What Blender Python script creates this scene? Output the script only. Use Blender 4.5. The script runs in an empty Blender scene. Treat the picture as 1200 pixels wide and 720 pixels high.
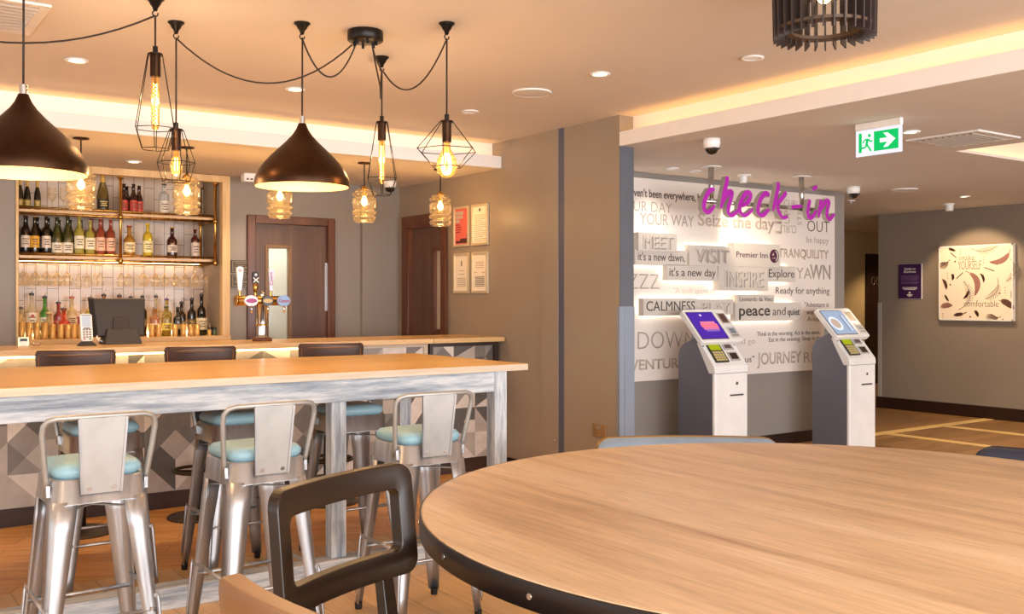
import bpy, bmesh, math, random
from mathutils import Vector, Matrix
random.seed(4)
R = math.radians
SC = bpy.context.scene
COL = SC.collection

# ------------------------------------------------------------------ camera
cam_d = bpy.data.cameras.new('camera')
cam = bpy.data.objects.new('camera', cam_d)
COL.objects.link(cam)
cam.location = (0, 0, 1.42)
cam.rotation_euler = (R(90), 0, -math.atan2(0.5764, 0.8172))
cam_d.sensor_width = 36.0
cam_d.lens = 1154.0 / 1200.0 * 36.0
cam_d.shift_y = -10.5 / 1200.0
cam_d.clip_end = 60
SC.camera = cam

# ------------------------------------------------------------------ view, world, big lights
SC.view_settings.view_transform = 'Standard'
SC.view_settings.look = 'None'
SC.view_settings.gamma = 1.0
SC.view_settings.use_curve_mapping = False
EXPOSURE = 0.70
SC.view_settings.exposure = EXPOSURE
wd = bpy.data.worlds.new('world'); SC.world = wd; wd.use_nodes = True
bgn = wd.node_tree.nodes['Background']
bgn.inputs[0].default_value = (1.0, 0.95, 0.92, 1)
WORLD = 1.0
bgn.inputs[1].default_value = WORLD
P_SPOT, P_BULB, P_COVE, P_DAYFILL, P_GLASSBULB = 24.0, 4.5, 3.6, 560.0, 3.0
WARM = (1.0, 0.73, 0.44)
AMBER = (1.0, 0.62, 0.27)

def lamp(name, kind, loc, energy, color, rot=(0, 0, 0), parent=None, **kw):
    d = bpy.data.lights.new(name, kind)
    d.energy = energy; d.color = color
    for k, v in kw.items(): setattr(d, k, v)
    o = bpy.data.objects.new(name, d); COL.objects.link(o)
    o.location = loc; o.rotation_euler = rot
    if parent: o.parent = parent
    return o
# added fill lamp behind the camera, for assumed window light; no glazing built
lamp('assumed_day_fill', 'AREA', (2.5, -4.3, 1.45), P_DAYFILL, (0.93, 0.96, 1.0), rot=(R(90), 0, R(-8)),
     shape='RECTANGLE', size=13.0, size_y=2.4)

# ------------------------------------------------------------------ materials
def lin(h):
    h = h.lstrip('#')
    o = []
    for i in (0, 2, 4):
        c = int(h[i:i+2], 16) / 255
        o.append(c / 12.92 if c <= 0.04045 else ((c + 0.055) / 1.055) ** 2.4)
    return (*o, 1)
class NT:
    def __init__(s, name):
        s.m = bpy.data.materials.new(name); s.m.use_nodes = True
        s.t = s.m.node_tree; s.t.nodes.clear()
        s.out = s.n('ShaderNodeOutputMaterial')
    def n(s, k, **kw):
        x = s.t.nodes.new(k)
        for a, v in kw.items():
            if a.startswith('i_'): x.inputs[a[2:].replace('_', ' ')].default_value = v
            else: setattr(x, a, v)
        return x
    def l(s, a, b): s.t.links.new(a, b)
    def pbsdf(s, color=None, rough=0.5, metal=0.0, spec=0.5, coat=0.0):
        p = s.n('ShaderNodeBsdfPrincipled')
        if color is not None: p.inputs['Base Color'].default_value = color
        p.inputs['Roughness'].default_value = rough; p.inputs['Metallic'].default_value = metal
        p.inputs['Specular IOR Level'].default_value = spec
        p.inputs['Coat Weight'].default_value = coat
        s.l(p.outputs[0], s.out.inputs[0]); return p
    def coords(s, scale=(1, 1, 1), rot=(0, 0, 0), kind='Object'):
        tc = s.n('ShaderNodeTexCoord'); mp = s.n('ShaderNodeMapping')
        mp.inputs['Scale'].default_value = scale; mp.inputs['Rotation'].default_value = rot
        s.l(tc.outputs[kind], mp.inputs[0]); return mp.outputs[0]
    def ramp(s, fac, stops):
        r = s.n('ShaderNodeValToRGB')
        els = r.color_ramp.elements
        while len(els) < len(stops): els.new(0.5)
        for e, (p, c) in zip(els, stops): e.position = p; e.color = c
        s.l(fac, r.inputs[0]); return r.outputs[0]
    def mix(s, fac, a, b, mode='MIX'):
        m = s.n('ShaderNodeMix', data_type='RGBA', blend_type=mode)
        for v, i in ((fac, 0), (a, 6), (b, 7)):
            if hasattr(v, 'links'): s.l(v, m.inputs[i])
            else: m.inputs[i].default_value = v
        return m.outputs[2]
    def bump(s, height, p, strength=0.1, dist=0.002):
        b = s.n('ShaderNodeBump'); b.inputs['Strength'].default_value = strength; b.inputs['Distance'].default_value = dist
        s.l(height, b.inputs['Height']); s.l(b.outputs[0], p.inputs['Normal'])
_mc = {}
def plain(hexc, rough=0.5, metal=0.0, spec=0.5, coat=0.0, noise=0.04, nscale=6.0):
    k = (hexc, rough, metal, spec, coat, noise, nscale)
    if k in _mc: return _mc[k]
    t = NT('paint_' + hexc.lstrip('#')); c = lin(hexc)
    p = t.pbsdf(c, rough, metal, spec, coat)
    if noise:
        nz = t.n('ShaderNodeTexNoise'); nz.inputs['Scale'].default_value = nscale; nz.inputs['Detail'].default_value = 5
        t.l(t.coords(), nz.inputs[0])
        a = tuple(x * (1 - noise) for x in c[:3]) + (1,); b = tuple(min(1, x * (1 + noise)) for x in c[:3]) + (1,)
        t.l(t.ramp(nz.outputs[0], [(0.3, a), (0.7, b)]), p.inputs['Base Color'])
    _mc[k] = t.m; return t.m
def emit(hexc, strength, name='lamp_glow'):
    k = ('e', hexc, strength)
    if k in _mc: return _mc[k]
    t = NT(name); e = t.n('ShaderNodeEmission'); e.inputs[0].default_value = lin(hexc); e.inputs[1].default_value = strength
    t.l(e.outputs[0], t.out.inputs[0]); _mc[k] = t.m; return t.m
def wood(name, c1, c2, c3, along='X', scale=1.0, rough=0.4, coat=0.0, contrast=0.5, fine=1.0, bump=0.05):
    t = NT(name); p = t.pbsdf(None, rough, coat=coat)
    st = {'X': (0.7, 9, 9), 'Y': (9, 0.7, 9), 'Z': (9, 9, 0.7)}[along]
    st = tuple(x * scale for x in st)
    n1 = t.n('ShaderNodeTexNoise'); n1.inputs['Scale'].default_value = 1.0; n1.inputs['Detail'].default_value = 6; n1.inputs['Distortion'].default_value = 0.8
    t.l(t.coords(st), n1.inputs[0])
    n2 = t.n('ShaderNodeTexNoise'); n2.inputs['Scale'].default_value = 7.0 * fine; n2.inputs['Detail'].default_value = 4
    t.l(t.coords(st), n2.inputs[0])
    col = t.ramp(n1.outputs[0], [(0.28, lin(c1)), (0.5, lin(c2)), (0.74, lin(c3))])
    f = t.ramp(n2.outputs[0], [(0.35, (1 - 0.22 * contrast,) * 3 + (1,)), (0.6, (1, 1, 1, 1))])
    t.l(t.mix(1.0, col, f, 'MULTIPLY'), p.inputs['Base Color'])
    t.bump(n2.outputs[0], p, bump, 0.001)
    return t.m
def planks(name, c1, c2, c3, bw, rh, rot=0.0, mortar='#6b4a2c', msize=0.003, rough=0.35, scalegrain=1.0, offs=0.37):
    t = NT(name); p = t.pbsdf(None, rough)
    co = t.coords((1, 1, 1), (0, 0, rot))
    br = t.n('ShaderNodeTexBrick'); br.offset = offs; br.offset_frequency = 2
    br.inputs['Scale'].default_value = 1.0; br.inputs['Brick Width'].default_value = bw; br.inputs['Row Height'].default_value = rh
    br.inputs['Mortar Size'].default_value = msize; br.inputs['Mortar Smooth'].default_value = 0.2; br.inputs['Bias'].default_value = 0.0
    br.inputs['Color1'].default_value = (0, 0, 0, 1); br.inputs['Color2'].default_value = (1, 1, 1, 1); br.inputs['Mortar'].default_value = (0.5, 0.5, 0.5, 1)
    t.l(co, br.inputs[0])
    gr = t.n('ShaderNodeTexNoise'); gr.inputs['Detail'].default_value = 6; gr.inputs['Scale'].default_value = 1.0; gr.inputs['Distortion'].default_value = 1.0
    mp2 = t.n('ShaderNodeMapping'); mp2.inputs['Scale'].default_value = (1.6 * scalegrain, 22 * scalegrain, 1); t.l(co, mp2.inputs[0])
    mv = t.n('ShaderNodeVectorMath', operation='ADD'); t.l(mp2.outputs[0], mv.inputs[0])
    ms = t.n('ShaderNodeVectorMath', operation='SCALE'); ms.inputs['Scale'].default_value = 37.0; t.l(br.outputs[0], ms.inputs[0]); t.l(ms.outputs[0], mv.inputs[1])
    t.l(mv.outputs[0], gr.inputs[0])
    base = t.ramp(gr.outputs[0], [(0.3, lin(c1)), (0.5, lin(c2)), (0.72, lin(c3))])
    tone = t.ramp(br.outputs[0], [(0.0, (0.86, 0.86, 0.86, 1)), (1.0, (1.06, 1.06, 1.06, 1))])
    col = t.mix(1.0, base, tone, 'MULTIPLY')
    t.l(t.mix(br.outputs['Fac'], col, lin(mortar)), p.inputs['Base Color'])
    t.bump(gr.outputs[0], p, 0.03, 0.001)
    return t.m
def brushed(name, hexc, rough=0.3, var=0.12, metal=1.0, along='Z', dark='#5c5a58'):
    t = NT(name); p = t.pbsdf(lin(hexc), rough, metal)
    st = {'X': (1, 14, 14), 'Z': (14, 14, 1), 'N': (7, 7, 7)}[along]
    n = t.n('ShaderNodeTexNoise'); n.inputs['Scale'].default_value = 1.5; n.inputs['Detail'].default_value = 6
    t.l(t.coords(st), n.inputs[0])
    t.l(t.ramp(n.outputs[0], [(0.3, lin(dark)), (0.55, lin(hexc)), (0.8, lin(hexc))]), p.inputs['Base Color'])
    mr = t.n('ShaderNodeMapRange'); mr.inputs[3].default_value = max(0.05, rough - var); mr.inputs[4].default_value = rough + var
    t.l(n.outputs[0], mr.inputs[0]); t.l(mr.outputs[0], p.inputs['Roughness'])
    return t.m
def glass(hexc='#ffffff', body=0.12, rough=0.03, gloss=0.9, name='clear_glass'):
    k = ('g', hexc, body, rough, gloss)
    if k in _mc: return _mc[k]
    t = NT(name)
    tr = t.n('ShaderNodeBsdfTransparent'); tr.inputs[0].default_value = lin(hexc)
    df = t.n('ShaderNodeBsdfPrincipled'); df.inputs['Base Color'].default_value = lin(hexc); df.inputs['Roughness'].default_value = rough
    gl = t.n('ShaderNodeBsdfGlossy'); gl.inputs['Roughness'].default_value = rough; gl.inputs[0].default_value = (1, 1, 1, 1)
    m1 = t.n('ShaderNodeMixShader'); m1.inputs[0].default_value = body
    t.l(tr.outputs[0], m1.inputs[1]); t.l(df.outputs[0], m1.inputs[2])
    lw = t.n('ShaderNodeLayerWeight'); lw.inputs[0].default_value = 0.35
    mu = t.n('ShaderNodeMath', operation='MULTIPLY'); mu.inputs[1].default_value = gloss; t.l(lw.outputs['Facing'], mu.inputs[0])
    m2 = t.n('ShaderNodeMixShader'); t.l(mu.outputs[0], m2.inputs[0]); t.l(m1.outputs[0], m2.inputs[1]); t.l(gl.outputs[0], m2.inputs[2])
    t.l(m2.outputs[0], t.out.inputs[0]); _mc[k] = t.m; return t.m

M = {}
M['ceil'] = plain('#dcd3c9', 0.85, spec=0.2, noise=0.015, nscale=3)
M['ceil_white'] = plain('#efeae4', 0.8, spec=0.2, noise=0.01)
M['wall'] = plain('#9a8c7b', 0.40, spec=0.4, noise=0.03, nscale=2)
M['wall_right'] = plain('#8a7c6d', 0.6, spec=0.35, noise=0.03, nscale=2)
M['slate'] = plain('#5a5d66', 0.5)
M['wall_grey'] = plain('#8f8780', 0.55, spec=0.4, noise=0.03, nscale=2)
M['wall_cream'] = plain('#c9ad7d', 0.7, noise=0.03)
M['strip_dark'] = plain('#55586a', 0.4)
M['guard'] = plain('#8e99aa', 0.3, 0.3)
M['white'] = plain('#e6e2de', 0.45)
M['white_gloss'] = plain('#eceae8', 0.25, coat=0.2)
M['black'] = plain('#141210', 0.4)
M['blackmetal'] = plain('#1c1815', 0.35, 0.6)
M['darkbrown'] = wood('dark_plinth_wood', '#2c1810', '#3d2417', '#4a2e1e', 'X', 1.0, 0.45)
M['skirting'] = plain('#2a1710', 0.4)
M['walnut'] = wood('walnut_door', '#4d3428', '#5d4234', '#6a4c3c', 'Z', 0.6, 0.4, contrast=0.6)
M['mahogany'] = wood('mahogany_frame', '#4b2814', '#623620', '#754429', 'Z', 1.0, 0.3)
M['oak'] = wood('oak_trim', '#c9a067', '#dcb67c', '#e8c890', 'Z', 1.0, 0.4)
M['oakx'] = wood('oak_counter', '#c99c66', '#dbb179', '#e5c08c', 'X', 1.0, 0.3)
M['tabletop'] = wood('oak_tabletop', '#cc9a56', '#ddac66', '#e6ba78', 'X', 0.8, 0.28, contrast=0.5)
M['tableedge'] = wood('limed_edge', '#b9a48c', '#cdb9a1', '#d9c8b3', 'X', 1.2, 0.5)
M['round'] = wood('round_oak', '#b8987a', '#d6b896', '#e2caae', 'Y', 0.62, 0.4, contrast=0.75, fine=2.2)
M['band'] = plain('#241c1a', 0.42, 0.2)
M['brass'] = brushed('brass', '#c79a55', 0.28, 0.08, dark='#a87c3c')
M['cupbrass'] = plain('#d2a968', .42, .65, noise=.03)
M['copper'] = brushed('bronze_spun', '#4a3425', 0.36, 0.05, along='N', dark='#3e2b1f')
M['galv'] = brushed('galvanised_steel', '#bdbdbf', 0.36, 0.09, metal=.9, dark='#97979a')
M['galv_dull'] = brushed('dull_steel', '#b3b1ad', 0.5, 0.05, metal=.8, dark='#a8a6a2', along='N')
M['steel'] = plain('#c8c6c3', 0.2, 1.0, noise=0)
M['chrome'] = plain('#d8d6d3', 0.12, 1.0, noise=0)
M['blue_seat'] = plain('#8bb1be', 0.38, noise=0.05, nscale=3)
M['leather'] = plain('#43291f', 0.38, noise=0.25, nscale=9)
M['leather_dark'] = plain('#2e3444', 0.4, noise=0.1)
M['leather_blue'] = plain('#8696a8', 0.4, noise=0.08)
M['chairwood'] = wood('dark_stained_wood', '#170e08', '#20140c', '#2a1b10', 'X', 1.0, 0.3, contrast=0.3, bump=0.01)
M['chairwood_lit'] = wood('lit_stained_wood', '#7a5434', '#8a6240', '#966d4a', 'X', 1.0, 0.36, contrast=0.2, bump=0.01)  # same dark stain as chairwood, with the light falling on it painted into the colour
M['plastic_dark'] = plain('#2b2522', 0.45)
M['grey_panel'] = plain('#6b6a75', 0.45)
M['purple'] = plain('#b31fb0', 0.35, noise=0)
M['purple_dark'] = plain('#3a1748', 0.5, noise=0)
M['silver_return'] = plain('#b9b2a6', 0.4, 0.3, noise=0)
M['panel'] = plain('#e0d6ce', 0.55, noise=0.01)
M['block'] = plain('#c9c1b8', 0.55, noise=0.01)
M['tdark'] = plain('#5b4f49', 0.6, noise=0); M['tgrey'] = plain('#a59a91', 0.6, noise=0); M['ttan'] = plain('#b5a596', 0.6, noise=0)
M['tfaint'] = plain('#bfb3a9', 0.6, noise=0); M['tk'] = plain('#4c4440', 0.6, noise=0); M['tmid'] = plain('#9b938c', 0.6, noise=0)
M['maroon'] = plain('#4a1638', 0.5, noise=0)
M['paper'] = plain('#efe6d4', 0.6, noise=0); M['paper_pink'] = plain('#d8695f', 0.6, noise=0)
M['frame_alu'] = plain('#d9c9a8', 0.35, 0.4)
M['canvas'] = plain('#eedcc4', 0.7, noise=0.01); M['feather'] = plain('#5d3a30', 0.7, noise=0); M['feather_pink'] = plain('#9a6a60', 0.7, noise=0)
M['feather_line'] = plain('#7b6f64', 0.7, noise=0)
def whitewash():
    t = NT('whitewashed_blue_wood'); p = t.pbsdf(None, 0.6)
    n1 = t.n('ShaderNodeTexNoise'); n1.inputs['Scale'].default_value = 1.0; n1.inputs['Detail'].default_value = 8; n1.inputs['Roughness'].default_value = 0.7
    t.l(t.coords((2.2, 26, 26)), n1.inputs[0])
    t.l(t.ramp(n1.outputs[0], [(0.34, lin('#7d8794')), (0.48, lin('#aab2ba')), (0.6, lin('#d3d5d6')), (0.75, lin('#8b949e'))]), p.inputs['Base Color'])
    t.bump(n1.outputs[0], p, 0.15, 0.002); return t.m
M['ww'] = whitewash()
def whitewash_leg():
    t = NT('whitewashed_blue_post'); p = t.pbsdf(None, 0.6)
    n1 = t.n('ShaderNodeTexNoise'); n1.inputs['Scale'].default_value = 1.0; n1.inputs['Detail'].default_value = 8; n1.inputs['Roughness'].default_value = 0.7
    t.l(t.coords((26, 26, 2.2)), n1.inputs[0])
    t.l(t.ramp(n1.outputs[0], [(0.34, lin('#7d8794')), (0.48, lin('#aab2ba')), (0.6, lin('#d3d5d6')), (0.75, lin('#8b949e'))]), p.inputs['Base Color'])
    return t.m
M['wwz'] = whitewash_leg()
def wall_tiles():
    t = NT('cream_wall_tiles'); p = t.pbsdf(None, 0.25)
    tc = t.n('ShaderNodeTexCoord'); sp = t.n('ShaderNodeSeparateXYZ'); cb = t.n('ShaderNodeCombineXYZ')
    t.l(tc.outputs['Object'], sp.inputs[0]); t.l(sp.outputs[2], cb.inputs[0]); t.l(sp.outputs[0], cb.inputs[1])
    br = t.n('ShaderNodeTexBrick'); br.offset = 0.5
    br.inputs['Scale'].default_value = 1.0; br.inputs['Brick Width'].default_value = 0.2; br.inputs['Row Height'].default_value = 0.088
    br.inputs['Mortar Size'].default_value = 0.0025; br.inputs['Mortar'].default_value = lin('#6b5d50')
    br.inputs['Color1'].default_value = lin('#c9b9ab'); br.inputs['Color2'].default_value = lin('#beaea0')
    t.l(cb.outputs[0], br.inputs[0]); t.l(br.outputs[0], p.inputs['Base Color']); return t.m
M['tiles'] = wall_tiles()
TILE = [plain(c, 0.5, noise=0.10, nscale=14) for c in ('#d9cdc3', '#b5a99f', '#7a726c', '#5f5955', '#948a83')]
M['floor_bar'] = planks('parquet_bar_floor', '#c68444', '#d89a56', '#e2ac6c', 0.9, 0.15, rot=R(28), mortar='#7d4c20', msize=0.002, rough=0.38)
M['floor_oak'] = planks('pale_oak_floor', '#c59a66', '#d2a873', '#dcb582', 1.1, 0.19, rot=R(90), mortar='#9d7446', msize=0.0025, rough=0.38)
M['floor_corr'] = planks('brown_plank_floor', '#86603a', '#9d7448', '#ae8558', 1.2, 0.18, rot=R(0), mortar='#60442a', msize=0.002, rough=0.42)
M['stripe'] = plain('#efc983', 0.45)

# ------------------------------------------------------------------ mesh builder
class MB:
    def __init__(s): s.v = []; s.f = []; s.m = []; s.s = []
    def face(s, idx, mat=0, sm=False): s.f.append(tuple(idx)); s.m.append(mat); s.s.append(sm)
    def box(s, x0, x1, y0, y1, z0, z1, mat=0):
        b = len(s.v)
        s.v += [(x, y, z) for z in (z0, z1) for y in (y0, y1) for x in (x0, x1)]
        for q in ((0, 2, 3, 1), (4, 5, 7, 6), (0, 1, 5, 4), (2, 6, 7, 3), (0, 4, 6, 2), (1, 3, 7, 5)): s.face([b + i for i in q], mat)
        return s
    def hexa(s, bot, top, mat=0):
        b = len(s.v); s.v += list(bot) + list(top)
        s.face([b+3, b+2, b+1, b], mat); s.face([b+4, b+5, b+6, b+7], mat)
        for i in range(4):
            j = (i + 1) % 4; s.face([b+i, b+j, b+4+j, b+4+i], mat)
        return s
    def tube(s, pts, r, n=8, closed=False, mat=0, caps=True, sq=1.0):
        pts = [Vector(p) for p in pts]; N = len(pts)
        rr = r if isinstance(r, (list, tuple)) else [r] * N
        T = []
        for i in range(N):
            a = pts[i-1] if (i > 0 or closed) else pts[i]; c = pts[(i+1) % N] if (i < N-1 or closed) else pts[i]
            T.append((c - a).normalized())
        up = Vector((0, 0, 1)) if abs(T[0].z) < 0.9 else Vector((1, 0, 0))
        u = T[0].cross(up).normalized(); b = len(s.v)
        for i in range(N):
            u = (u - T[i] * u.dot(T[i])).normalized(); w = T[i].cross(u)
            for k in range(n):
                a = 2 * math.pi * k / n
                s.v.append(tuple(pts[i] + u * (math.cos(a) * rr[i]) + w * (math.sin(a) * rr[i] * sq)))
        for i in range(N if closed else N - 1):
            j = (i + 1) % N
            for k in range(n):
                l = (k + 1) % n; s.face([b+i*n+k, b+i*n+l, b+j*n+l, b+j*n+k], mat, True)
        if not closed and caps:
            s.face([b + k for k in range(n)][::-1], mat); s.face([b + (N-1)*n + k for k in range(n)], mat)
        return s
    def lathe(s, prof, n=24, c=(0, 0, 0), mat=0, sm=True, close=False):
        b = len(s.v); N = len(prof)
        for r, z in prof:
            for k in range(n):
                a = 2 * math.pi * k / n; s.v.append((c[0] + r * math.cos(a), c[1] + r * math.sin(a), c[2] + z))
        for i in range(N if close else N - 1):
            j = (i + 1) % N
            for k in range(n):
                l = (k + 1) % n; s.face([b+i*n+k, b+i*n+l, b+j*n+l, b+j*n+k], mat, sm)
        return s
    def disc(s, c, r, n=24, mat=0, up=True):
        b = len(s.v); s.v += [(c[0] + r*math.cos(2*math.pi*k/n), c[1] + r*math.sin(2*math.pi*k/n), c[2]) for k in range(n)]
        ids = [b + k for k in range(n)]; s.face(ids if up else ids[::-1], mat); return s
    def cyl(s, c, r, h, n=24, mat=0, r2=None):
        r2 = r if r2 is None else r2
        s.lathe([(r, 0), (r2, h)], n, c, mat); s.disc(c, r, n, mat, False); s.disc((c[0], c[1], c[2]+h), r2, n, mat, True); return s
    def prism(s, poly, plane, a, b_, mat=0, capmat=None):
        def P(p, q): return {'xz': (p[0], q, p[1]), 'yz': (q, p[0], p[1]), 'xy': (p[0], p[1], q)}[plane]
        b = len(s.v); n = len(poly)
        s.v += [P(p, a) for p in poly] + [P(p, b_) for p in poly]
        s.face([b + i for i in range(n)], mat if capmat is None else capmat); s.face([b + n + i for i in range(n)][::-1], mat if capmat is None else capmat)
        for i in range(n):
            j = (i + 1) % n; s.face([b+i, b+n+i, b+n+j, b+j], mat)
        return s
    def sphere(s, c, r, n=12, m=8, mat=0, sz=1.0):
        return s.lathe([(max(1e-4, r*math.sin(math.pi*i/m)), -r*sz*math.cos(math.pi*i/m)) for i in range(m+1)], n, c, mat)
    def build(s, name, mats, parent=None, world=False, bevel=0.0, seg=2, fix=True, sub=0):
        if not isinstance(mats, (list, tuple)): mats = [mats]
        me = bpy.data.meshes.new(name)
        off = Vector((0, 0, 0))
        if world and parent is not None:
            q = parent
            while q is not None: off += Vector(q.location); q = q.parent
        me.from_pydata([(v[0]-off.x, v[1]-off.y, v[2]-off.z) for v in s.v], [], s.f)
        for m in mats: me.materials.append(m)
        me.polygons.foreach_set('material_index', s.m); me.polygons.foreach_set('use_smooth', s.s)
        if fix or bevel:
            bm = bmesh.new(); bm.from_mesh(me)
            if fix: bmesh.ops.recalc_face_normals(bm, faces=bm.faces)
            if bevel:
                es = [e for e in bm.edges if len(e.link_faces) == 2 and e.calc_face_angle(0) > R(50)]
                r_ = bmesh.ops.bevel(bm, geom=es, offset=bevel, segments=seg, affect='EDGES', clamp_overlap=True, profile=0.5)
                for f in r_['faces']: f.smooth = True
            bm.to_mesh(me); bm.free()
        me.update()
        o = bpy.data.objects.new(name, me); COL.objects.link(o)
        if parent is not None: o.parent = parent
        if sub:
            md = o.modifiers.new('subsurf', 'SUBSURF'); md.levels = sub; md.render_levels = sub
        return o

def tag(o, label, cat, group=None):
    o['label'] = label; o['category'] = cat
    if group: o['group'] = group
    return o
def thing(name, label, cat, loc=(0, 0, 0), rz=0.0, group=None):
    o = bpy.data.objects.new(name, None); COL.objects.link(o); o.empty_display_size = 0.1
    o.location = loc; o.rotation_euler = (0, 0, rz); return tag(o, label, cat, group)
def struct(name, mb, mats, parent=None, bevel=0.0, fix=True):
    o = mb.build(name, mats, parent, world=True, bevel=bevel, fix=fix)
    if parent is None: o['kind'] = 'structure'
    return o
KIDS = {}
def dup(root, loc, rz, label):
    r = root.copy(); COL.objects.link(r); r.location = loc; r.rotation_euler = (0, 0, rz); r['label'] = label
    for ch in root.children:
        c = ch.copy(); COL.objects.link(c); c.parent = r
        for g in ch.children:
            d = g.copy(); COL.objects.link(d); d.parent = c
    return r
def rrect(x0, x1, y0, y1, r, n=4):
    p = []
    for cx, cy, a0 in ((x1-r, y1-r, 0), (x0+r, y1-r, 90), (x0+r, y0+r, 180), (x1-r, y0+r, 270)):
        for k in range(n + 1):
            a = R(a0 + 90 * k / n); p.append((cx + r*math.cos(a), cy + r*math.sin(a)))
    return p
def rot2(p, a, c=(0, 0)):
    return [(c[0] + (x-c[0])*math.cos(a) - (y-c[1])*math.sin(a), c[1] + (x-c[0])*math.sin(a) + (y-c[1])*math.cos(a)) for x, y in p]

# lettering: text -> mesh, fitted in width and cap height
_cap = {}
def _font_mesh(txt, depth, offset):
    cu = bpy.data.curves.new('lettering', 'FONT'); cu.body = txt; cu.size = 1.0; cu.extrude = 0; cu.offset = offset; cu.resolution_u = 3
    ob = bpy.data.objects.new('lettering', cu); COL.objects.link(ob)
    bpy.context.view_layer.update()
    dg = bpy.context.evaluated_depsgraph_get()
    me = bpy.data.meshes.new_from_object(ob.evaluated_get(dg), depsgraph=dg)
    bpy.data.objects.remove(ob); bpy.data.curves.remove(cu)
    return me
def cap_h():
    if 'H' not in _cap:
        me = _font_mesh('H', 0, 0); ys = [v.co.y for v in me.vertices]; _cap['H'] = max(ys)
        bpy.data.meshes.remove(me)
    return _cap['H']
def lettering(txt, origin, ux, uz, width, cap, mat, parent, name='lettering', weight='m', depth=0.002, capself=False, center=False):
    """letters in the plane spanned by ux (reading direction) and uz (up), thickness towards ux x uz side"""
    off = {'t': -0.012, 'm': 0.0, 'b': 0.018}[weight]
    me = _font_mesh(txt, 0, off)
    xs = [v.co.x for v in me.vertices]; x0, x1 = min(xs), max(xs)
    ys = [v.co.y for v in me.vertices]
    sx = width / (x1 - x0); sy = cap / (max(ys) - min(ys) if capself else cap_h()); yb = min(ys) if capself else 0
    ux = Vector(ux).normalized(); uz = Vector(uz).normalized(); nn = ux.cross(uz)
    off3 = Vector((0, 0, 0)); q = parent
    while q is not None: off3 += Vector(q.location); q = q.parent
    og = Vector(origin) - off3
    if center: og = og - ux * (width / 2)
    for v in me.vertices: v.co = og + ux * ((v.co.x - x0) * sx) + uz * ((v.co.y - yb) * sy)
    bm = bmesh.new(); bm.from_mesh(me)
    bmesh.ops.remove_doubles(bm, verts=bm.verts, dist=1e-6)
    ex = bmesh.ops.extrude_face_region(bm, geom=list(bm.faces))
    bmesh.ops.translate(bm, verts=[g for g in ex['geom'] if isinstance(g, bmesh.types.BMVert)], vec=nn * depth)
    bmesh.ops.recalc_face_normals(bm, faces=bm.faces)
    bm.to_mesh(me); bm.free(); me.name = name
    me.materials.clear(); me.materials.append(mat)
    for p in me.polygons: p.material_index = 0
    o = bpy.data.objects.new(name, me); COL.objects.link(o); o.parent = parent
    return o
# ================================================================== STRUCTURE
XW = 4.65           # wall on the bar side (runs along Y)
HC, HL, LIP = 2.72, 2.50, 2.60
# floor zones
o = struct('floor_bar', MB().box(-4, 4.78, 5.25, 9.3, -0.05, 0), M['floor_bar'])
o = struct('floor', MB().box(-4, 4.78, -4.5, 5.25, -0.05, 0), M['floor_oak'])
o = struct('floor_corridor', MB().box(4.78, 16.2, -4.5, 10.2, -0.05, 0), M['floor_corr'])
mb = MB().box(8.2, 11.22, 6.15, 6.27, 0.0, 0.004).box(9.09, 9.21, 0.5, 6.15, 0.0, 0.004).box(10.15, 10.27, 0.5, 6.15, 0.0, 0.004)
struct('floor_inlay', mb, M['stripe'])
# ceilings
struct('ceiling', MB().box(-4, 4.9, -4.5, 6.9, HC, HC + 0.05), M['ceil'])
struct('ceiling_bar', MB().box(-4, XW, 6.77, 9.3, HL, HL + 0.02), M['ceil'])
mb = MB()
cx0, cx1, cy0, cy1 = 6.83, 9.6, 0.6, 4.03
mb.box(4.67, cx0, -4.5, 10.2, HL, HL + 0.02).box(cx1, 16.2, -4.5, 10.2, HL, HL + 0.02)
mb.box(cx0, cx1, -4.5, cy0, HL, HL + 0.02).box(cx0, cx1, cy1, 10.2, HL, HL + 0.02)
struct('ceiling_corridor', mb, M['ceil'])
mb = MB().box(cx0 - .15, cx1 + .15, cy0 - .15, cy1 + .15, 2.74, 2.76)
mb.box(cx0 - .17, cx0 - .15, cy0 - .15, cy1 + .15, HL + .02, 2.75).box(cx1 + .15, cx1 + .17, cy0 - .15, cy1 + .15, HL + .02, 2.75)
mb.box(cx0 - .15, cx1 + .15, cy0 - .17, cy0 - .15, HL + .02, 2.75).box(cx0 - .15, cx1 + .15, cy1 + .15, cy1 + .17, HL + .02, 2.75)
struct('ceiling_coffer', mb, M['ceil'])
LED = emit('#ffbd6c', P_COVE, 'led_strip_glow')
# bulkhead lips with light troughs
t1 = struct('trim_1', MB().box(-4, XW, 6.747, 6.77, HL, LIP), M['ceil_white'])
struct('trim_2', MB().box(-4, XW + .0, 6.88, 6.90, HL + .02, HC), M['ceil_white'])
t3 = struct('trim_3', MB().box(XW, XW + .022, -4.5, 5.27, HL, LIP), M['ceil_white'])
struct('trim_4', MB().box(XW + .13, XW + .15, -4.5, 5.27, HL + .02, HC), M['ceil_white'])
def led(name, mb, label):
    return tag(mb.build(name, LED), label, 'led strip light')
led('led_strip', MB().box(-4, 4.6, 6.80, 6.84, HL + .022, HL + .04), 'warm hidden strip light in the ceiling trough above the bar front')
led('led_strip', MB().box(XW + .05, XW + .09, -4.4, 5.24, HL + .022, HL + .04), 'warm hidden strip light in the ceiling trough along the check-in side')
mb = MB().box(cx0 - .12, cx0 - .08, cy0, cy1, HL + .022, HL + .04).box(cx1 + .08, cx1 + .12, cy0, cy1, HL + .022, HL + .04).box(cx0, cx1, cy1 + .08, cy1 + .12, HL + .022, HL + .04)
led('led_strip', mb, 'warm strip light round the raised ceiling recess beside the square air grille')

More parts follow.
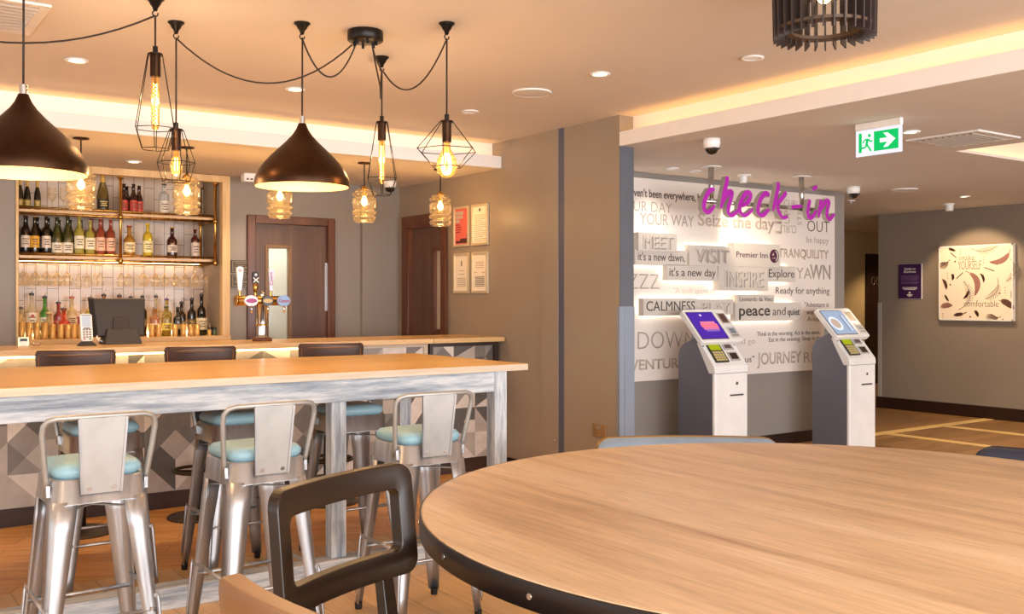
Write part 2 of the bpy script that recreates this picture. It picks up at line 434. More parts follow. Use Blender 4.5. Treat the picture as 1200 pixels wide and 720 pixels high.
# back wall (Y = 8.55) with the bottle niche and the service door
YB = 8.55
mb = MB().box(-4, 1.28, YB, YB + .75, 0, HL).box(2.965, 3.13, YB, YB + .75, 0, HL)
mb.box(1.28, 2.965, YB, YB + .75, 0, 1.05)
mb.box(3.13, 3.98, YB, YB + .15, 2.165, HL).box(3.98, XW, YB, YB + .15, 0, HL)
mb.box(4.25, XW, YB - .05, YB, 0, HL)
struct('wall_back', mb, M['wall_grey'])
mb = MB().box(1.28, 2.93, 9.05, 9.10, 1.05, HL)
struct('wall_niche', mb, M['tiles'])
mb = MB().box(2.905, 2.965, 8.60, 9.05, 1.09, HL).box(1.28, 1.30, 8.60, 9.05, 1.09, HL)
struct('wall_niche_side', mb, M['wall'])
mb = MB().box(1.265, 2.975, YB - .02, YB + .05, 2.435, HL - .004).box(2.905, 2.975, YB - .02, YB + .05, 1.09, 2.435).box(1.268, 1.288, YB - .02, YB + .05, 1.09, 2.435)
struct('trim_5', mb, M['oak'], bevel=.003)
# low wood sill in the niche (back counter top)
struct('trim_6', MB().box(1.268, 2.975, YB - .04, 9.05, 1.05, 1.09), M['oakx'], bevel=.003)
# bar-side wall with its door opening
D0, D1 = 7.60, 8.36
mb = MB().box(XW, XW + .13, 5.27, D0, 0, HC).box(XW, XW + .13, D1, 8.7, 0, HC).box(XW, XW + .13, D0, D1, 2.16, HC)
struct('wall_bar_side', mb, M['wall'])
struct('trim_7', MB().box(XW - .004, XW + .002, 5.904, 5.968, 0, HC), M['strip_dark'])
struct('trim_8', MB().box(XW - .012, XW + .002, 5.968, 6.18, 0, HC), M['wall'])
mb = MB().box(XW - .006, XW + .136, 5.262, 5.272, 0, 1.36).box(XW - .006, XW, 5.272, 5.292, 0, 1.36).box(XW + .13, XW + .136, 5.272, 5.33, 0, 1.36)
mb.box(XW + .04, XW + .06, 5.256, 5.264, 0, 1.36)
struct('trim_9', mb, M['guard'])
struct('trim_11', MB().box(XW + .001, XW + .131, 5.264, 5.2705, 1.36, HL), M['slate'])
# check-in wall
struct('wall_checkin', MB().box(XW + .13, 8.60, 6.285, 8.7, 0, HL), M['wall_grey'])
struct('baseboard_checkin', MB().box(XW + .14, 8.615, 6.27, 6.285, 0, .11).box(8.60, 8.615, 6.285, 8.7, 0, .11), M['skirting'])
struct('wall_checkin_return', MB().box(8.59, 8.61, 8.7, 9.9, 0, HL), M['wall_cream'])
# corridor walls
struct('wall_right', MB().box(11.25, 11.45, -4.5, 7.70, 0, HL), M['wall_right'])
struct('baseboard_right', MB().box(11.228, 11.25, -4.5, 7.715, 0, .145).box(11.25, 11.45, 7.70, 7.715, 0, .145), M['skirting'])
struct('trim_10', MB().box(11.240, 11.25, 7.655, 7.702, .145, 1.36), plain('#a79f96', .4))
struct('wall_far', MB().box(8.4, 16.2, 9.9, 10.05, 0, HL), M['wall_cream'])
struct('wall_corridor_end', MB().box(16.1, 16.2, -4.5, 10.0, 0, HL), M['wall_cream'])
struct('baseboard_far', MB().box(8.7, 14.08, 9.88, 9.9, 0, .12), M['skirting'])

# ---- doors (structure)
def door_back():
    d = bpy.data.objects.new('door_1', None); COL.objects.link(d); d.location = (3.555, YB, 0); d['kind'] = 'structure'
    f = MB()
    f.box(3.13, 3.205, YB - .03, YB + .12, 0, 2.165).box(3.905, 3.98, YB - .03, YB + .12, 0, 2.165).box(3.205, 3.905, YB - .03, YB + .12, 2.09, 2.165)
    f.build('door_frame', M['mahogany'], d, world=True, bevel=.006)
    l = MB(); x0, x1 = 3.205, 3.905; wx0, wx1, wz0, wz1 = 3.33, 3.545, 1.03, 1.885
    y0, y1 = YB + .02, YB + .065
    l.box(x0, wx0, y0, y1, 0.01, 2.088).box(wx1, x1, y0, y1, .01, 2.088).box(wx0, wx1, y0, y1, .01, wz0).box(wx0, wx1, y0, y1, wz1, 2.088)
    leaf = l.build('door_leaf', M['walnut'], d, world=True)
    b = MB().box(wx0 - .02, wx0 + .012, y0 - .012, y1, wz0 - .02, wz1 + .02).box(wx1 - .012, wx1 + .02, y0 - .012, y1, wz0 - .02, wz1 + .02)
    b.box(wx0, wx1, y0 - .012, y1, wz1 - .012, wz1 + .02).box(wx0, wx1, y0 - .012, y1, wz0 - .02, wz0 + .012)
    b.build('glazing_bead', plain('#7a5a35', .4), leaf, world=True, bevel=.003)
    g = MB().box(wx0, wx1, y0 + .02, y0 + .028, wz0, wz1); g.build('vision_pane', glass('#f6f8f4', .25, .08, .5, 'frosted_wired_glass'), leaf, world=True)
    MB().box(3.893, 3.905, y0 - .004, y0 + .002, 1.3, 1.75).build('edge_plate', M['steel'], leaf, world=True)
    return d
door_back()
# lit room seen through the pane of the service door
struct('wall_service_room', MB().box(2.98, 4.6, 9.14, 9.2, 0, HL), plain('#efefe6', .6))
lamp('service_room_light', 'AREA', (3.6, 8.95, 2.4), 11, (0.95, 1.0, 0.92), shape='RECTANGLE', size=.8, size_y=.3)
def door_side():
    d = bpy.data.objects.new('door_2', None); COL.objects.link(d); d.location = (XW, 7.98, 0); d['kind'] = 'structure'
    f = MB()
    f.box(XW - .03, XW + .12, D0, D0 + .085, 0, 2.16).box(XW - .03, XW + .12, D1 - .085, D1, 0, 2.16).box(XW - .03, XW + .12, D0 + .085, D1 - .085, 2.08, 2.16)
    f.box(XW - .042, XW - .030, D1 - .085, D1 + .03, 0, 2.1).box(XW - .042, XW - .030, D0 - .03, D0 + .06, 0, 2.1).box(XW - .042, XW - .030, D0 - .03, D1 + .03, 2.1, 2.2)
    f.build('door_frame', M['mahogany'], d, world=True, bevel=.006)
    x0, x1 = XW + .015, XW + .06; y0, y1 = D0 + .085, D1 - .085; wy0, wy1, wz0, wz1 = D0 + .10, D0 + .26, 1.12, 1.87
    wy0 += .01
    l = MB().box(x0, x1, y0, wy0, .01, 2.08).box(x0, x1, wy1, y1, .01, 2.08).box(x0, x1, wy0, wy1, .01, wz0).box(x0, x1, wy0, wy1, wz1, 2.08)
    leaf = l.build('door_leaf', M['walnut'], d, world=True)
    b = MB().box(x0 - .012, x1, wy0 - .01, wy0 + .015, wz0 - .02, wz1 + .02).box(x0 - .012, x1, wy1 - .015, wy1 + .02, wz0 - .02, wz1 + .02)
    b.box(x0 - .012, x1, wy0, wy1, wz1 - .015, wz1 + .02).box(x0 - .012, x1, wy0, wy1, wz0 - .02, wz0 + .015)
    b.build('glazing_bead', M['mahogany'], leaf, world=True, bevel=.003)
    MB().box(x0 + .02, x0 + .028, wy0, wy1, wz0, wz1).build('vision_pane', glass('#f3e6c8', .5, .15, .5, 'frosted_glass'), leaf, world=True)
door_side()
def door_far():
    d = bpy.data.objects.new('door_3', None); COL.objects.link(d); d.location = (14.6, 9.9, 0); d['kind'] = 'structure'
    MB().box(14.10, 14.16, 9.86, 9.9, 0, 2.15).box(15.08, 15.14, 9.86, 9.9, 0, 2.15).box(14.16, 15.08, 9.86, 9.9, 2.09, 2.15).build('door_frame', M['skirting'], d, world=True)
    leaf = MB().box(14.16, 15.08, 9.875, 9.9, 0.005, 2.09).build('door_leaf', M['skirting'], d, world=True)
    for k in range(3):
        ring = MB(); cx = 14.27 + k * .135
        ring.tube([(cx + .045*math.cos(a), 9.868, 1.70 + .065*math.sin(a)) for a in [2*math.pi*i/16 for i in range(16)]], .007, 6, True)
        ring.build('door_symbol', plain('#6e5a4a', .4), leaf, world=True)
door_far()
# baseboard under frames wall
struct('baseboard_bar_side', MB().box(XW - .015, XW, 5.34, 6.7, 0, .11), M['skirting'])

# ================================================================== CEILING FITTINGS
def spot(x, y, z, pitch=0, target=None, e=1.0, size=1.9, blend=.6):
    lamp('downlight_beam', 'SPOT', (x, y, z - .025), P_SPOT * e, WARM, rot=(0, 0, 0), spot_size=size, spot_blend=blend, shadow_soft_size=.03)
def downlight(x, y, z, label, lit=True, e=1.0, r=.05, group=None, size=1.9):
    t = thing('ceiling_downlight', label, 'ceiling light', (x, y, z), 0, group)
    MB().lathe([(r, 0), (r + .012, -.004), (r + .010, -.010), (r - .004, -.011), (r - .010, -.004)], 24).build('bezel', M['white_gloss'], t)
    b = MB().disc((0, 0, -.005), r - .006, 20, 0, False)
    b.build('lamp_face', emit('#ffdca8', 9.0, 'downlight_lamp') if lit else M['chrome'], t, fix=False)
    if lit: spot(x, y, z, e=e, size=size)
    return t
downlight(1.155, 5.754, HC, 'round lit downlight between the left bell pendant and the tall wire cage pendant')
downlight(2.423, 5.769, HC, 'round lit downlight just left of the middle bell pendant cable')
downlight(3.702, 5.753, HC, 'round downlight above and right of the diamond wire cage pendant', lit=False)
downlight(3.697, 4.36, HC, 'round lit downlight right of the ceiling speaker')
downlight(4.121, 3.592, HC, 'round downlight left below the dark slatted drum pendant', lit=False)
downlight(2.04, 8.064, HL, 'round lit downlight over the bottle niche')
downlight(3.25, 8.1, HL, 'round downlight in front of the service door, hidden behind the middle bell pendant', e=.7)
downlight(5.793, 5.915, HL, 'small recessed downlight over the word panel, leftmost of three', lit=False)
downlight(6.069, 5.922, HL, 'small recessed downlight over the word panel, middle of three', lit=False)
downlight(5.783, 3.723, HL, 'round lit downlight between exit sign and square air grille')
downlight(9.926, 5.762, HL, 'round lit downlight in front of the feather picture', e=1.3, size=2.3)
for x, y in ((-.6, 2.2), (1.2, .2), (3.2, .4), (-.8, 4.6)): downlight(x, y, HC, 'added unseen downlight brightening the dining area', group='added dining area fill lights')  # added out of view to brighten the room
for x, y in ((9.5, 4.6), (14.3, 9.1), (9.9, 3.4)): downlight(x, y, HL, 'added unseen downlight brightening the corridor', group='added corridor fill lights', e=2.4)  # unseen extra lamps, put in to lift the corridor floor and far wall
# eyeball spotlights
t = thing('ceiling_spotlight', 'small white surface spotlight on the ceiling behind the purple script sign', 'spotlight', (6.633, 5.877, HL))
MB().cyl((0, 0, -.012), .06, .012, 20).build('base_plate', M['white'], t); MB().cyl((.01, .02, -.07), .032, .06, 16, r2=.036).build('lamp_head', M['white'], t)
t = thing('ceiling_spotlight', 'small white spotlight on the ceiling close to the feather picture wall', 'spotlight', (10.583, 6.338, HL))
MB().cyl((0, 0, -.012), .07, .012, 20).build('base_plate', M['white'], t); MB().cyl((.02, 0, -.08), .045, .07, 16, r2=.05).build('lamp_head', M['white'], t)
# wall-wash beams belonging to those spotlights
def aim(o, target): o.rotation_euler = (Vector(target) - Vector(o.location)).to_track_quat('-Z', 'Y').to_euler()
l = lamp('spotlight_beam', 'SPOT', (10.35, 6.3, HL - .1), 45, (1, .72, .42), spot_size=1.35, spot_blend=.4, shadow_soft_size=.03); aim(l, (11.25, 6.35, 1.45))
l = lamp('spotlight_beam', 'SPOT', (6.64, 5.86, HL - .1), 22, (1, .80, .55), spot_size=1.2, spot_blend=.7, shadow_soft_size=.03); aim(l, (7.1, 6.25, 1.9))
l = lamp('spotlight_beam', 'SPOT', (5.793, 5.9, HL - .03), 10, (1, .85, .7), spot_size=1.6, spot_blend=.7, shadow_soft_size=.03); aim(l, (5.9, 6.25, 1.5))
# speaker disc
t = thing('ceiling_speaker', 'large flat white round speaker in the ceiling left of a lit downlight', 'ceiling speaker', (3.682, 5.005, HC))
MB().lathe([(.125, 0), (.128, -.006), (.118, -.012), (.112, -.008)], 40).build('rim', M['white_gloss'], t)
MB().lathe([(.113, -.008), (.06, -.012), (.001, -.013)], 40).build('grille', plain('#d8d4cf', .7), t)
t = thing('ceiling_speaker', 'flat white round plate in the corridor ceiling right of the far camera', 'ceiling speaker', (8.819, 5.742, HL))
MB().lathe([(.125, 0), (.128, -.006), (.118, -.012), (.112, -.008)], 40).build('rim', M['white_gloss'], t)
MB().lathe([(.113, -.008), (.06, -.012), (.001, -.013)], 40).build('grille', plain('#d8d4cf', .7), t)
t = thing('smoke_detector', 'tiny white sprinkler rose on the corridor ceiling near the far camera', 'ceiling detector', (9.35, 6.75, HL))
MB().cyl((0, 0, -.01), .05, .01, 16).build('base_plate', M['white'], t); MB().cyl((0, 0, -.035), .012, .026, 10).build('nozzle', M['steel'], t)
t = thing('smoke_detector', 'white alarm box on the ceiling edge beside the oak niche frame', 'ceiling detector', (3.066, 8.30, HL))
MB().prism(rrect(-.065, .065, -.05, .05, .02), 'xy', -.075, 0).build('housing', M['white_gloss'], t, bevel=.008)
m = MB()
for k in range(3): m.box(-.045 + k*.035, -.025 + k*.035, -.053, -.049, -.06, -.045)
m.build('vent_slots', M['black'], t)
# dome cameras
def dome(x, y, z, label, s=1.0):
    t = thing('dome_camera', label, 'security camera', (x, y, z))
    MB().lathe([(.001, 0), (.075*s, 0), (.075*s, -.035*s), (.066*s, -.075*s), (.056*s, -.08*s)], 28).build('housing', M['white_gloss'], t)
    MB().lathe([(.056*s, -.078*s), (.053*s, -.10*s), (.036*s, -.125*s), (.001, -.134*s)], 24).build('smoked_dome', plain('#15120f', .08, spec=.8), t)
    m = MB().box(-.045*s, .03*s, -.062*s, -.054*s, -.095*s, -.08*s).build('lens_window', M['plastic_dark'], t)
    return t
dome(4.959, 4.68, HL, 'white dome security camera in front of the word panel, largest of the three', .8)
dome(8.21, 5.896, HL, 'white dome security camera right of the purple script sign', .85)
dome(4.307, 8.055, HL, 'white dome security camera above the bar seen through a wire cage pendant', .8)
# air vents
def square_vent(x, y, z, s, label, rz=0):
    t = thing('air_vent', label, 'air vent', (x, y, z), rz)
    h = s / 2; w = .045
    m = MB().box(-h, h, -h, -h + w, -.012, 0).box(-h, h, h - w, h, -.012, 0).box(-h, -h + w, -h + w, h - w, -.012, 0).box(h - w, h, -h + w, h - w, -.012, 0)
    m.build('frame', M['white'], t, bevel=.003)
    MB().box(-h + w, h - w, -h + w, h - w, -.004, -.001).build('backing', plain('#3d3832', .8), t)
    m = MB(); n = 9
    for k in range(n):
        yy = -h + w + (k + .5) * (s - 2*w) / n
        m.hexa([(-h+w, yy-.010, -.005), (h-w, yy-.010, -.005), (h-w, yy-.007, -.005), (-h+w, yy-.007, -.005)], [(-h+w, yy+.004, -.018), (h-w, yy+.004, -.018), (h-w, yy+.007, -.018), (-h+w, yy+.007, -.018)])
    m.build('slats', plain('#b5aca2', .5), t)
    return t
square_vent(.56, 5.03, HC, .58, 'square slatted white air diffuser over the left end of the high table')
square_vent(6.32, 3.68, HL, .52, 'square slatted air grille beside the lit ceiling recess')
# exit sign
t = thing('exit_sign', 'hanging green running-man sign with white arrow, lit, under the corridor ceiling', 'exit sign', (5.28, 3.61, HL))
MB().box(5.265, 5.295, 3.455, 3.77, HL - .045, HL - .001).build('housing', M['white'], t, world=True, bevel=.004)
pl = MB().box(5.275, 5.285, 3.455, 3.77, 2.295, HL - .045).build('acrylic_panel', emit('#e6e4ee', .75, 'sign_glow'), t, world=True)
g = MB().box(5.2725, 5.2752, 3.475, 3.748, 2.318, 2.437).build('green_field', emit('#17b45c', .85, 'sign_glow'), t, world=True)
def exs(poly, name, col, x=5.271):
    # u from left (0) to right (1) in the viewed sign, v from bottom to top
    m = MB().prism([(3.748 - p[0]*.273, 2.318 + p[1]*.119) for p in poly], 'yz', x - .0008, x + .002)
    return m.build(name, emit(col, .95 if col != '#17b45c' else .85, 'sign_glow'), g, world=True)
exs([(.09, 0.0), (.39, 0.0), (.39, 1.0), (.09, 1.0)], 'doorway_symbol', '#f2fbf5')
exs([(.55, .40), (.74, .40), (.64, .14), (.74, .14), (.93, .5), (.74, .86), (.64, .86), (.74, .60), (.55, .60)], 'arrow', '#f2fbf5')
def exl(pts, w):
    m = MB()
    for a, b in zip(pts[:-1], pts[1:]):
        dx, dy = (b[0]-a[0])*.273, (b[1]-a[1])*.119; L = math.hypot(dx, dy) or 1; nx, ny = -dy/L*w/.273, dx/L*w/.119
        m.prism([(3.748 - p[0]*.273, 2.318 + p[1]*.119) for p in ((a[0]+nx, a[1]+ny), (b[0]+nx, b[1]+ny), (b[0]-nx, b[1]-ny), (a[0]-nx, a[1]-ny))], 'yz', 5.2688, 5.2704)
    return m
m = MB()
for pts, w in (([(.24, .66), (.21, .36)], .009), ([(.22, .38), (.30, .12), (.33, .02)], .006), ([(.21, .38), (.18, .24), (.06, .22)], .006), ([(.25, .66), (.15, .62), (.12, .46)], .005), ([(.26, .66), (.31, .52), (.37, .54)], .005)):
    q = exl(pts, w); b = len(m.v); m.v += q.v
    for f_ in q.f: m.face([i + b for i in f_])
cx_, cz_ = 3.748 - .285*.273, 2.318 + .83*.119
m.prism([(cx_ + .011*math.cos(a), cz_ + .011*math.sin(a)) for a in [2*math.pi*i/14 for i in range(14)]], 'yz', 5.2688, 5.2704)
m.build('running_figure', emit('#17b45c', .85, 'sign_glow'), g, world=True)

# ================================================================== PENDANTS over the high table
CABLE = plain('#2a1d16', .7)
def rope(a, b, sag, n=18):
    a = Vector(a); b = Vector(b); L = []
    for i in range(n + 1):
        t_ = i / n; p = a.lerp(b, t_); p.z -= sag * 4 * t_ * (1 - t_); L.append(p)
    return L
def rose(t, x, y, z=HC):
    r = MB().lathe([(.001, 0), (.038, 0), (.038, -.006), (.028, -.014), (.020, -.03), (.013, -.038), (.008, -.055), (.001, -.057)], 20, (x, y, z))
    o = r.build('ceiling_hook', M['blackmetal'], t, world=True)
    MB().tube([(x + .012*math.cos(a), y, z - .066 + .012*math.sin(a)) for a in [R(80 + 300*i/10) for i in range(11)]], .003, 6).build('hook_eye', M['blackmetal'], o, world=True)
CAN = (2.18, 4.33)
t = thing('ceiling_canopy', 'round black cable canopy on the ceiling from which looping cables fan out', 'ceiling canopy', (CAN[0], CAN[1], HC))
MB().lathe([(.001, 0), (.085, 0), (.087, -.006), (.087, -.046), (.083, -.05), (.001, -.05)], 36).build('canopy_plate', M['blackmetal'], t)
for k in range(6):
    a = R(60*k + 15); MB().cyl((.055*math.cos(a), .055*math.sin(a), -.072), .007, .024, 8).build('cable_gland', M['blackmetal'], t)
def cab(t, paths, r=.0042):
    m = MB()
    for p in paths: m.tube(p, r, 6)
    return m.build('cable', CABLE, t, world=True)
CZ = HC - .07
def bell(x, y, ztop, zbot, rad, label, drape):
    t = thing('bell_pendant', label, 'pendant lamp', (x, y, zbot), 0, 'bronze bell pendants over the high table')
    H = ztop - zbot
    pf = [(.018, 1.0), (.021, .97), (.030, .90), (.048, .81), (.078, .70), (.113, .59), (.150, .47), (.182, .35), (.205, .24), (.218, .14), (.222, .07), (.2215, .0)]
    out = [(r*rad/.222, z*H) for r, z in pf]; inn = [(max(.004, r*rad/.222 - .004), z*H - (.002 if z > 0 else 0)) for r, z in pf[::-1]]
    sh = MB().lathe(out, 64, mat=0); sh.lathe(inn, 64, mat=1); sh.lathe([(out[-1][0], 0), (inn[0][0], 0)], 64, mat=0)
    sh.build('lamp_shade', [M['copper'], plain('#dcb978', .55, noise=0)], t, fix=False)
    MB().cyl((0, 0, H), .014, .035, 14).build('cable_grip', M['steel'], t)
    b = MB().sphere((0, 0, H*.36), .035, 16, 10).build('bulb', emit('#ffd79a', 5, 'bulb_glow'), t)
    MB().cyl((0, 0, H*.36 + .03), .018, .05, 12).build('lamp_holder', M['blackmetal'], t)
    rose(t, x, y)
    cab(t, [[(x, y, ztop + .03), (x + .001, y, HC - .07)]] + drape)
    lamp('bell_light', 'POINT', (x, y, zbot + H*.10), P_BULB * 1.3, WARM, shadow_soft_size=.05)
    return t
bell(1.87, 4.37, 2.244, 1.945, .221, 'bronze bell pendant hanging in the middle, left of the wire cages by the canopy', [rope((1.87, 4.37, HC - .075), (CAN[0] - .05, CAN[1], CZ), .17)])
bell(.615, 3.97, 2.165, 1.875, .221, 'bronze bell pendant at the left edge, cut by the frame', [rope((.615, 3.97, HC - .075), (.05, 4.4, HC - .06), .24)])
BULBGLASS = glass('#ffdca0', .06, .03, .8, 'amber_bulb_glass')
FIL = emit('#ffc070', 16, 'filament_glow')
def cage(x, y, rings, n, label, bulb, paths, phase=0):
    z0 = rings[0][1]
    t = thing('wire_cage_pendant', label, 'pendant lamp', (x, y, rings[-1][1]), 0, 'black wire cage pendants over the high table')
    m = MB(); V = []
    for r, z in rings: V.append([(x + r*math.cos(2*math.pi*k/n + phase), y + r*math.sin(2*math.pi*k/n + phase), z) for k in range(n)])
    for i, ring in enumerate(V):
        for k in range(n):
            m.tube([ring[k], ring[(k+1) % n]], .0020, 5)
            if i + 1 < len(V): m.tube([ring[k], V[i+1][k]], .0020, 5)
    m.build('wire_cage', M['blackmetal'], t, world=True)
    s = MB().cyl((x, y, z0 - .095), .022, .095, 16).lathe([(.022, 0), (.03, .002), (.03, .006), (.001, .008)], 16, (x, y, z0)); s.build('lamp_holder', M['copper'], t, world=True)
    MB().cyl((x, y, z0 + .006), .011, .03, 10).build('cable_grip', M['blackmetal'], t, world=True)
    zt = z0 - .095
    if bulb == 'globe': pf = [(.015, 0), (.018, -.03), (.032, -.055), (.046, -.085), (.050, -.115), (.044, -.145), (.028, -.163), (.001, -.17)]; fl = (.05, .13, .016)
    elif bulb == 'tube': pf = [(.013, 0), (.017, -.012), (.018, -.10), (.018, -.20), (.014, -.225), (.001, -.235)]; fl = (.03, .21, .008)
    else: pf = [(.013, 0), (.016, -.03), (.026, -.055), (.030, -.08), (.024, -.105), (.001, -.12)]; fl = (.035, .095, .010)
    b = MB().lathe(pf, 20, (x, y, zt)).build('bulb', BULBGLASS, t, world=True)
    f = MB()
    if bulb == 'tube':
        for ph in (0, math.pi): f.tube([(x + .008*math.cos(ph + i*1.1), y + .008*math.sin(ph + i*1.1), zt - fl[0] - (fl[1]-fl[0])*i/30) for i in range(31)], .0022, 5)
    else:
        for k in range(4):
            a = math.pi/2*k + .4; f.tube([(x + fl[2]*math.cos(a)*.6, y + fl[2]*math.sin(a)*.6, zt - fl[0]), (x + fl[2]*math.cos(a), y + fl[2]*math.sin(a), zt - fl[1])], .0022, 5)
    f.build('filament', FIL, b, world=True)
    rose(t, x, y)
    cab(t, [[(x, y, z0 + .03), (x, y, HC - .075)]] + paths)
    lamp('cage_light', 'POINT', (x, y, zt - .10), P_BULB, WARM, shadow_soft_size=.03)
    return t
cage(1.197, 4.38, [(.034, 2.475), (.090, 2.155), (.062, 2.066)], 6, 'tall narrow black wire cage pendant with long tube bulb, leftmost of the cages', 'tube', [rope((1.197, 4.38, HC - .075), (-.1, 4.5, HC - .06), .20)], .2)
cage(1.38, 4.70, [(.034, 2.21), (.088, 2.057), (.062, 1.97)], 6, 'small black wire cage pendant with short bulb, hanging lowest behind the tall cage', 'short', [rope((1.38, 4.70, HC - .075), (CAN[0] - .06, CAN[1] + .02, CZ), .20)], .5)
cage(2.485, 4.74, [(.034, 2.365), (.086, 2.064), (.052, 1.975)], 6, 'narrow black wire cage pendant with tube bulb below the round canopy', 'tube', [[Vector((CAN[0] + .01, CAN[1] - .05, CZ)), Vector((2.25, 4.36, 2.58)), Vector((2.35, 4.50, 2.50)), Vector((2.42, 4.63, 2.47)), Vector((2.45, 4.69, 2.52)), Vector((2.475, 4.73, 2.60)), Vector((2.485, 4.74, HC - .08))]], .1)
cage(2.43, 3.98, [(.034, 2.252), (.150, 2.119), (.072, 2.04)], 6, 'wide diamond shaped black wire cage pendant with glowing globe bulb', 'globe', [rope((2.43, 3.98, HC - .075), (2.485, 4.72, HC - .085), .16), rope((2.485, 4.72, HC - .085), (CAN[0] + .05, CAN[1] + .02, CZ), .02, 6)], .9)

# ribbed glass pendants over the bar
RIB = glass('#fff0cf', .035, .04, .95, 'amber_ribbed_glass')
def glass_pendant(x, label, big=1.0, zc=2.15):
    t = thing('glass_pendant', label, 'pendant lamp', (x, 7.1, zc), 0, 'ribbed glass pendants over the bar')
    pf = [(.03, .135), (.070, .133), (.074, .120), (.074, .112), (.092, .108), (.097, .095), (.092, .082), (.078, .076), (.080, .070), (.094, .064), (.097, .05), (.097, -.005), (.092, -.018), (.080, -.022), (.080, -.030), (.095, -.036), (.099, -.050), (.095, -.064), (.080, -.070), (.080, -.078), (.092, -.083), (.095, -.095), (.088, -.112), (.080, -.118), (.076, -.125)]
    pf = [(r*big, z) for r, z in pf]
    MB().lathe(pf, 32).build('glass_shade', RIB, t)
    MB().lathe([(.001, .165), (.012, .165), (.02, .155), (.034, .14), (.034, .134), (.001, .134)], 16).cyl((0, 0, .085), .014, .05, 12).build('lamp_holder', M['brass'], t)
    b = MB().lathe([(.012, .085), (.014, .07), (.026, .045), (.024, .03), (.016, .012), (.001, .002)], 16).build('bulb', emit('#ffc873', 10, 'bulb_glow'), t)
    MB().tube([(0, 0, .16), (0, 0, HL - zc - .005)], .005, 8).build('stem', M['blackmetal'], t)
    MB().lathe([(.001, 0), (.052, 0), (.052, -.008), (.012, -.014), (.001, -.015)], 24, (0, 0, HL - zc)).build('ceiling_rose', M['copper'], t)
    lamp('glass_pendant_light', 'POINT', (0, 0, -.03), P_GLASSBULB, AMBER, parent=t, shadow_soft_size=.03)
    return t
glass_pendant(1.452, 'amber ribbed glass pendant in front of the top bottle shelf, behind the left bell pendant', 1.0, 2.145)
glass_pendant(2.160, 'amber ribbed glass pendant in front of the right top shelf', 1.0, 2.145)
glass_pendant(2.859, 'amber ribbed glass pendant half hidden behind the middle bell pendant')
glass_pendant(3.566, 'amber ribbed glass pendant right of the middle bell, in front of the wall corner')
glass_pendant(4.272, 'amber ribbed glass pendant below the diamond cage, in front of the right door', .97)

# slatted drum pendant above the round table
t = thing('slatted_pendant', 'dark slatted drum pendant cut by the top edge, above the round table', 'pendant lamp', (3.24, 2.46, 2.44))
n = 30
for nm, z, r0, r1 in (('lower_ring', .035, .125, .185), ('upper_ring', .20, .125, .185)):
    MB().lathe([(r1, z), (r1, z + .012), (r0, z + .012), (r0, z)], 48, close=True, sm=False).build(nm, plain('#5a4636', .45), t)
for k in range(n):
    a = 2*math.pi*k/n; c_, s_ = math.cos(a), math.sin(a)
    def q(r, w, z): return (c_*r - s_*w, s_*r + c_*w, z)
    m = MB().hexa([q(.15, -.003, 0.012), q(.196, -.003, 0), q(.196, .003, 0), q(.15, .003, .012)], [q(.15, -.003, .235), q(.2, -.003, .235), q(.2, .003, .235), q(.15, .003, .235)])
    m.build('slat', plain('#3c3230', .4), t, fix=True)
MB().cyl((0, 0, .20), .02, .08, 14).build('lamp_holder', M['blackmetal'], t)
MB().sphere((0, 0, .17), .03, 14, 10).build('bulb', emit('#ffcf8f', 5, 'bulb_glow'), t)
MB().tube([(0, 0, .26), (0, 0, HC - 2.44)], .012, 8).build('stem', M['blackmetal'], t)
MB().cyl((0, 0, HC - 2.44 - .02), .06, .019, 24).build('ceiling_rose', M['blackmetal'], t)
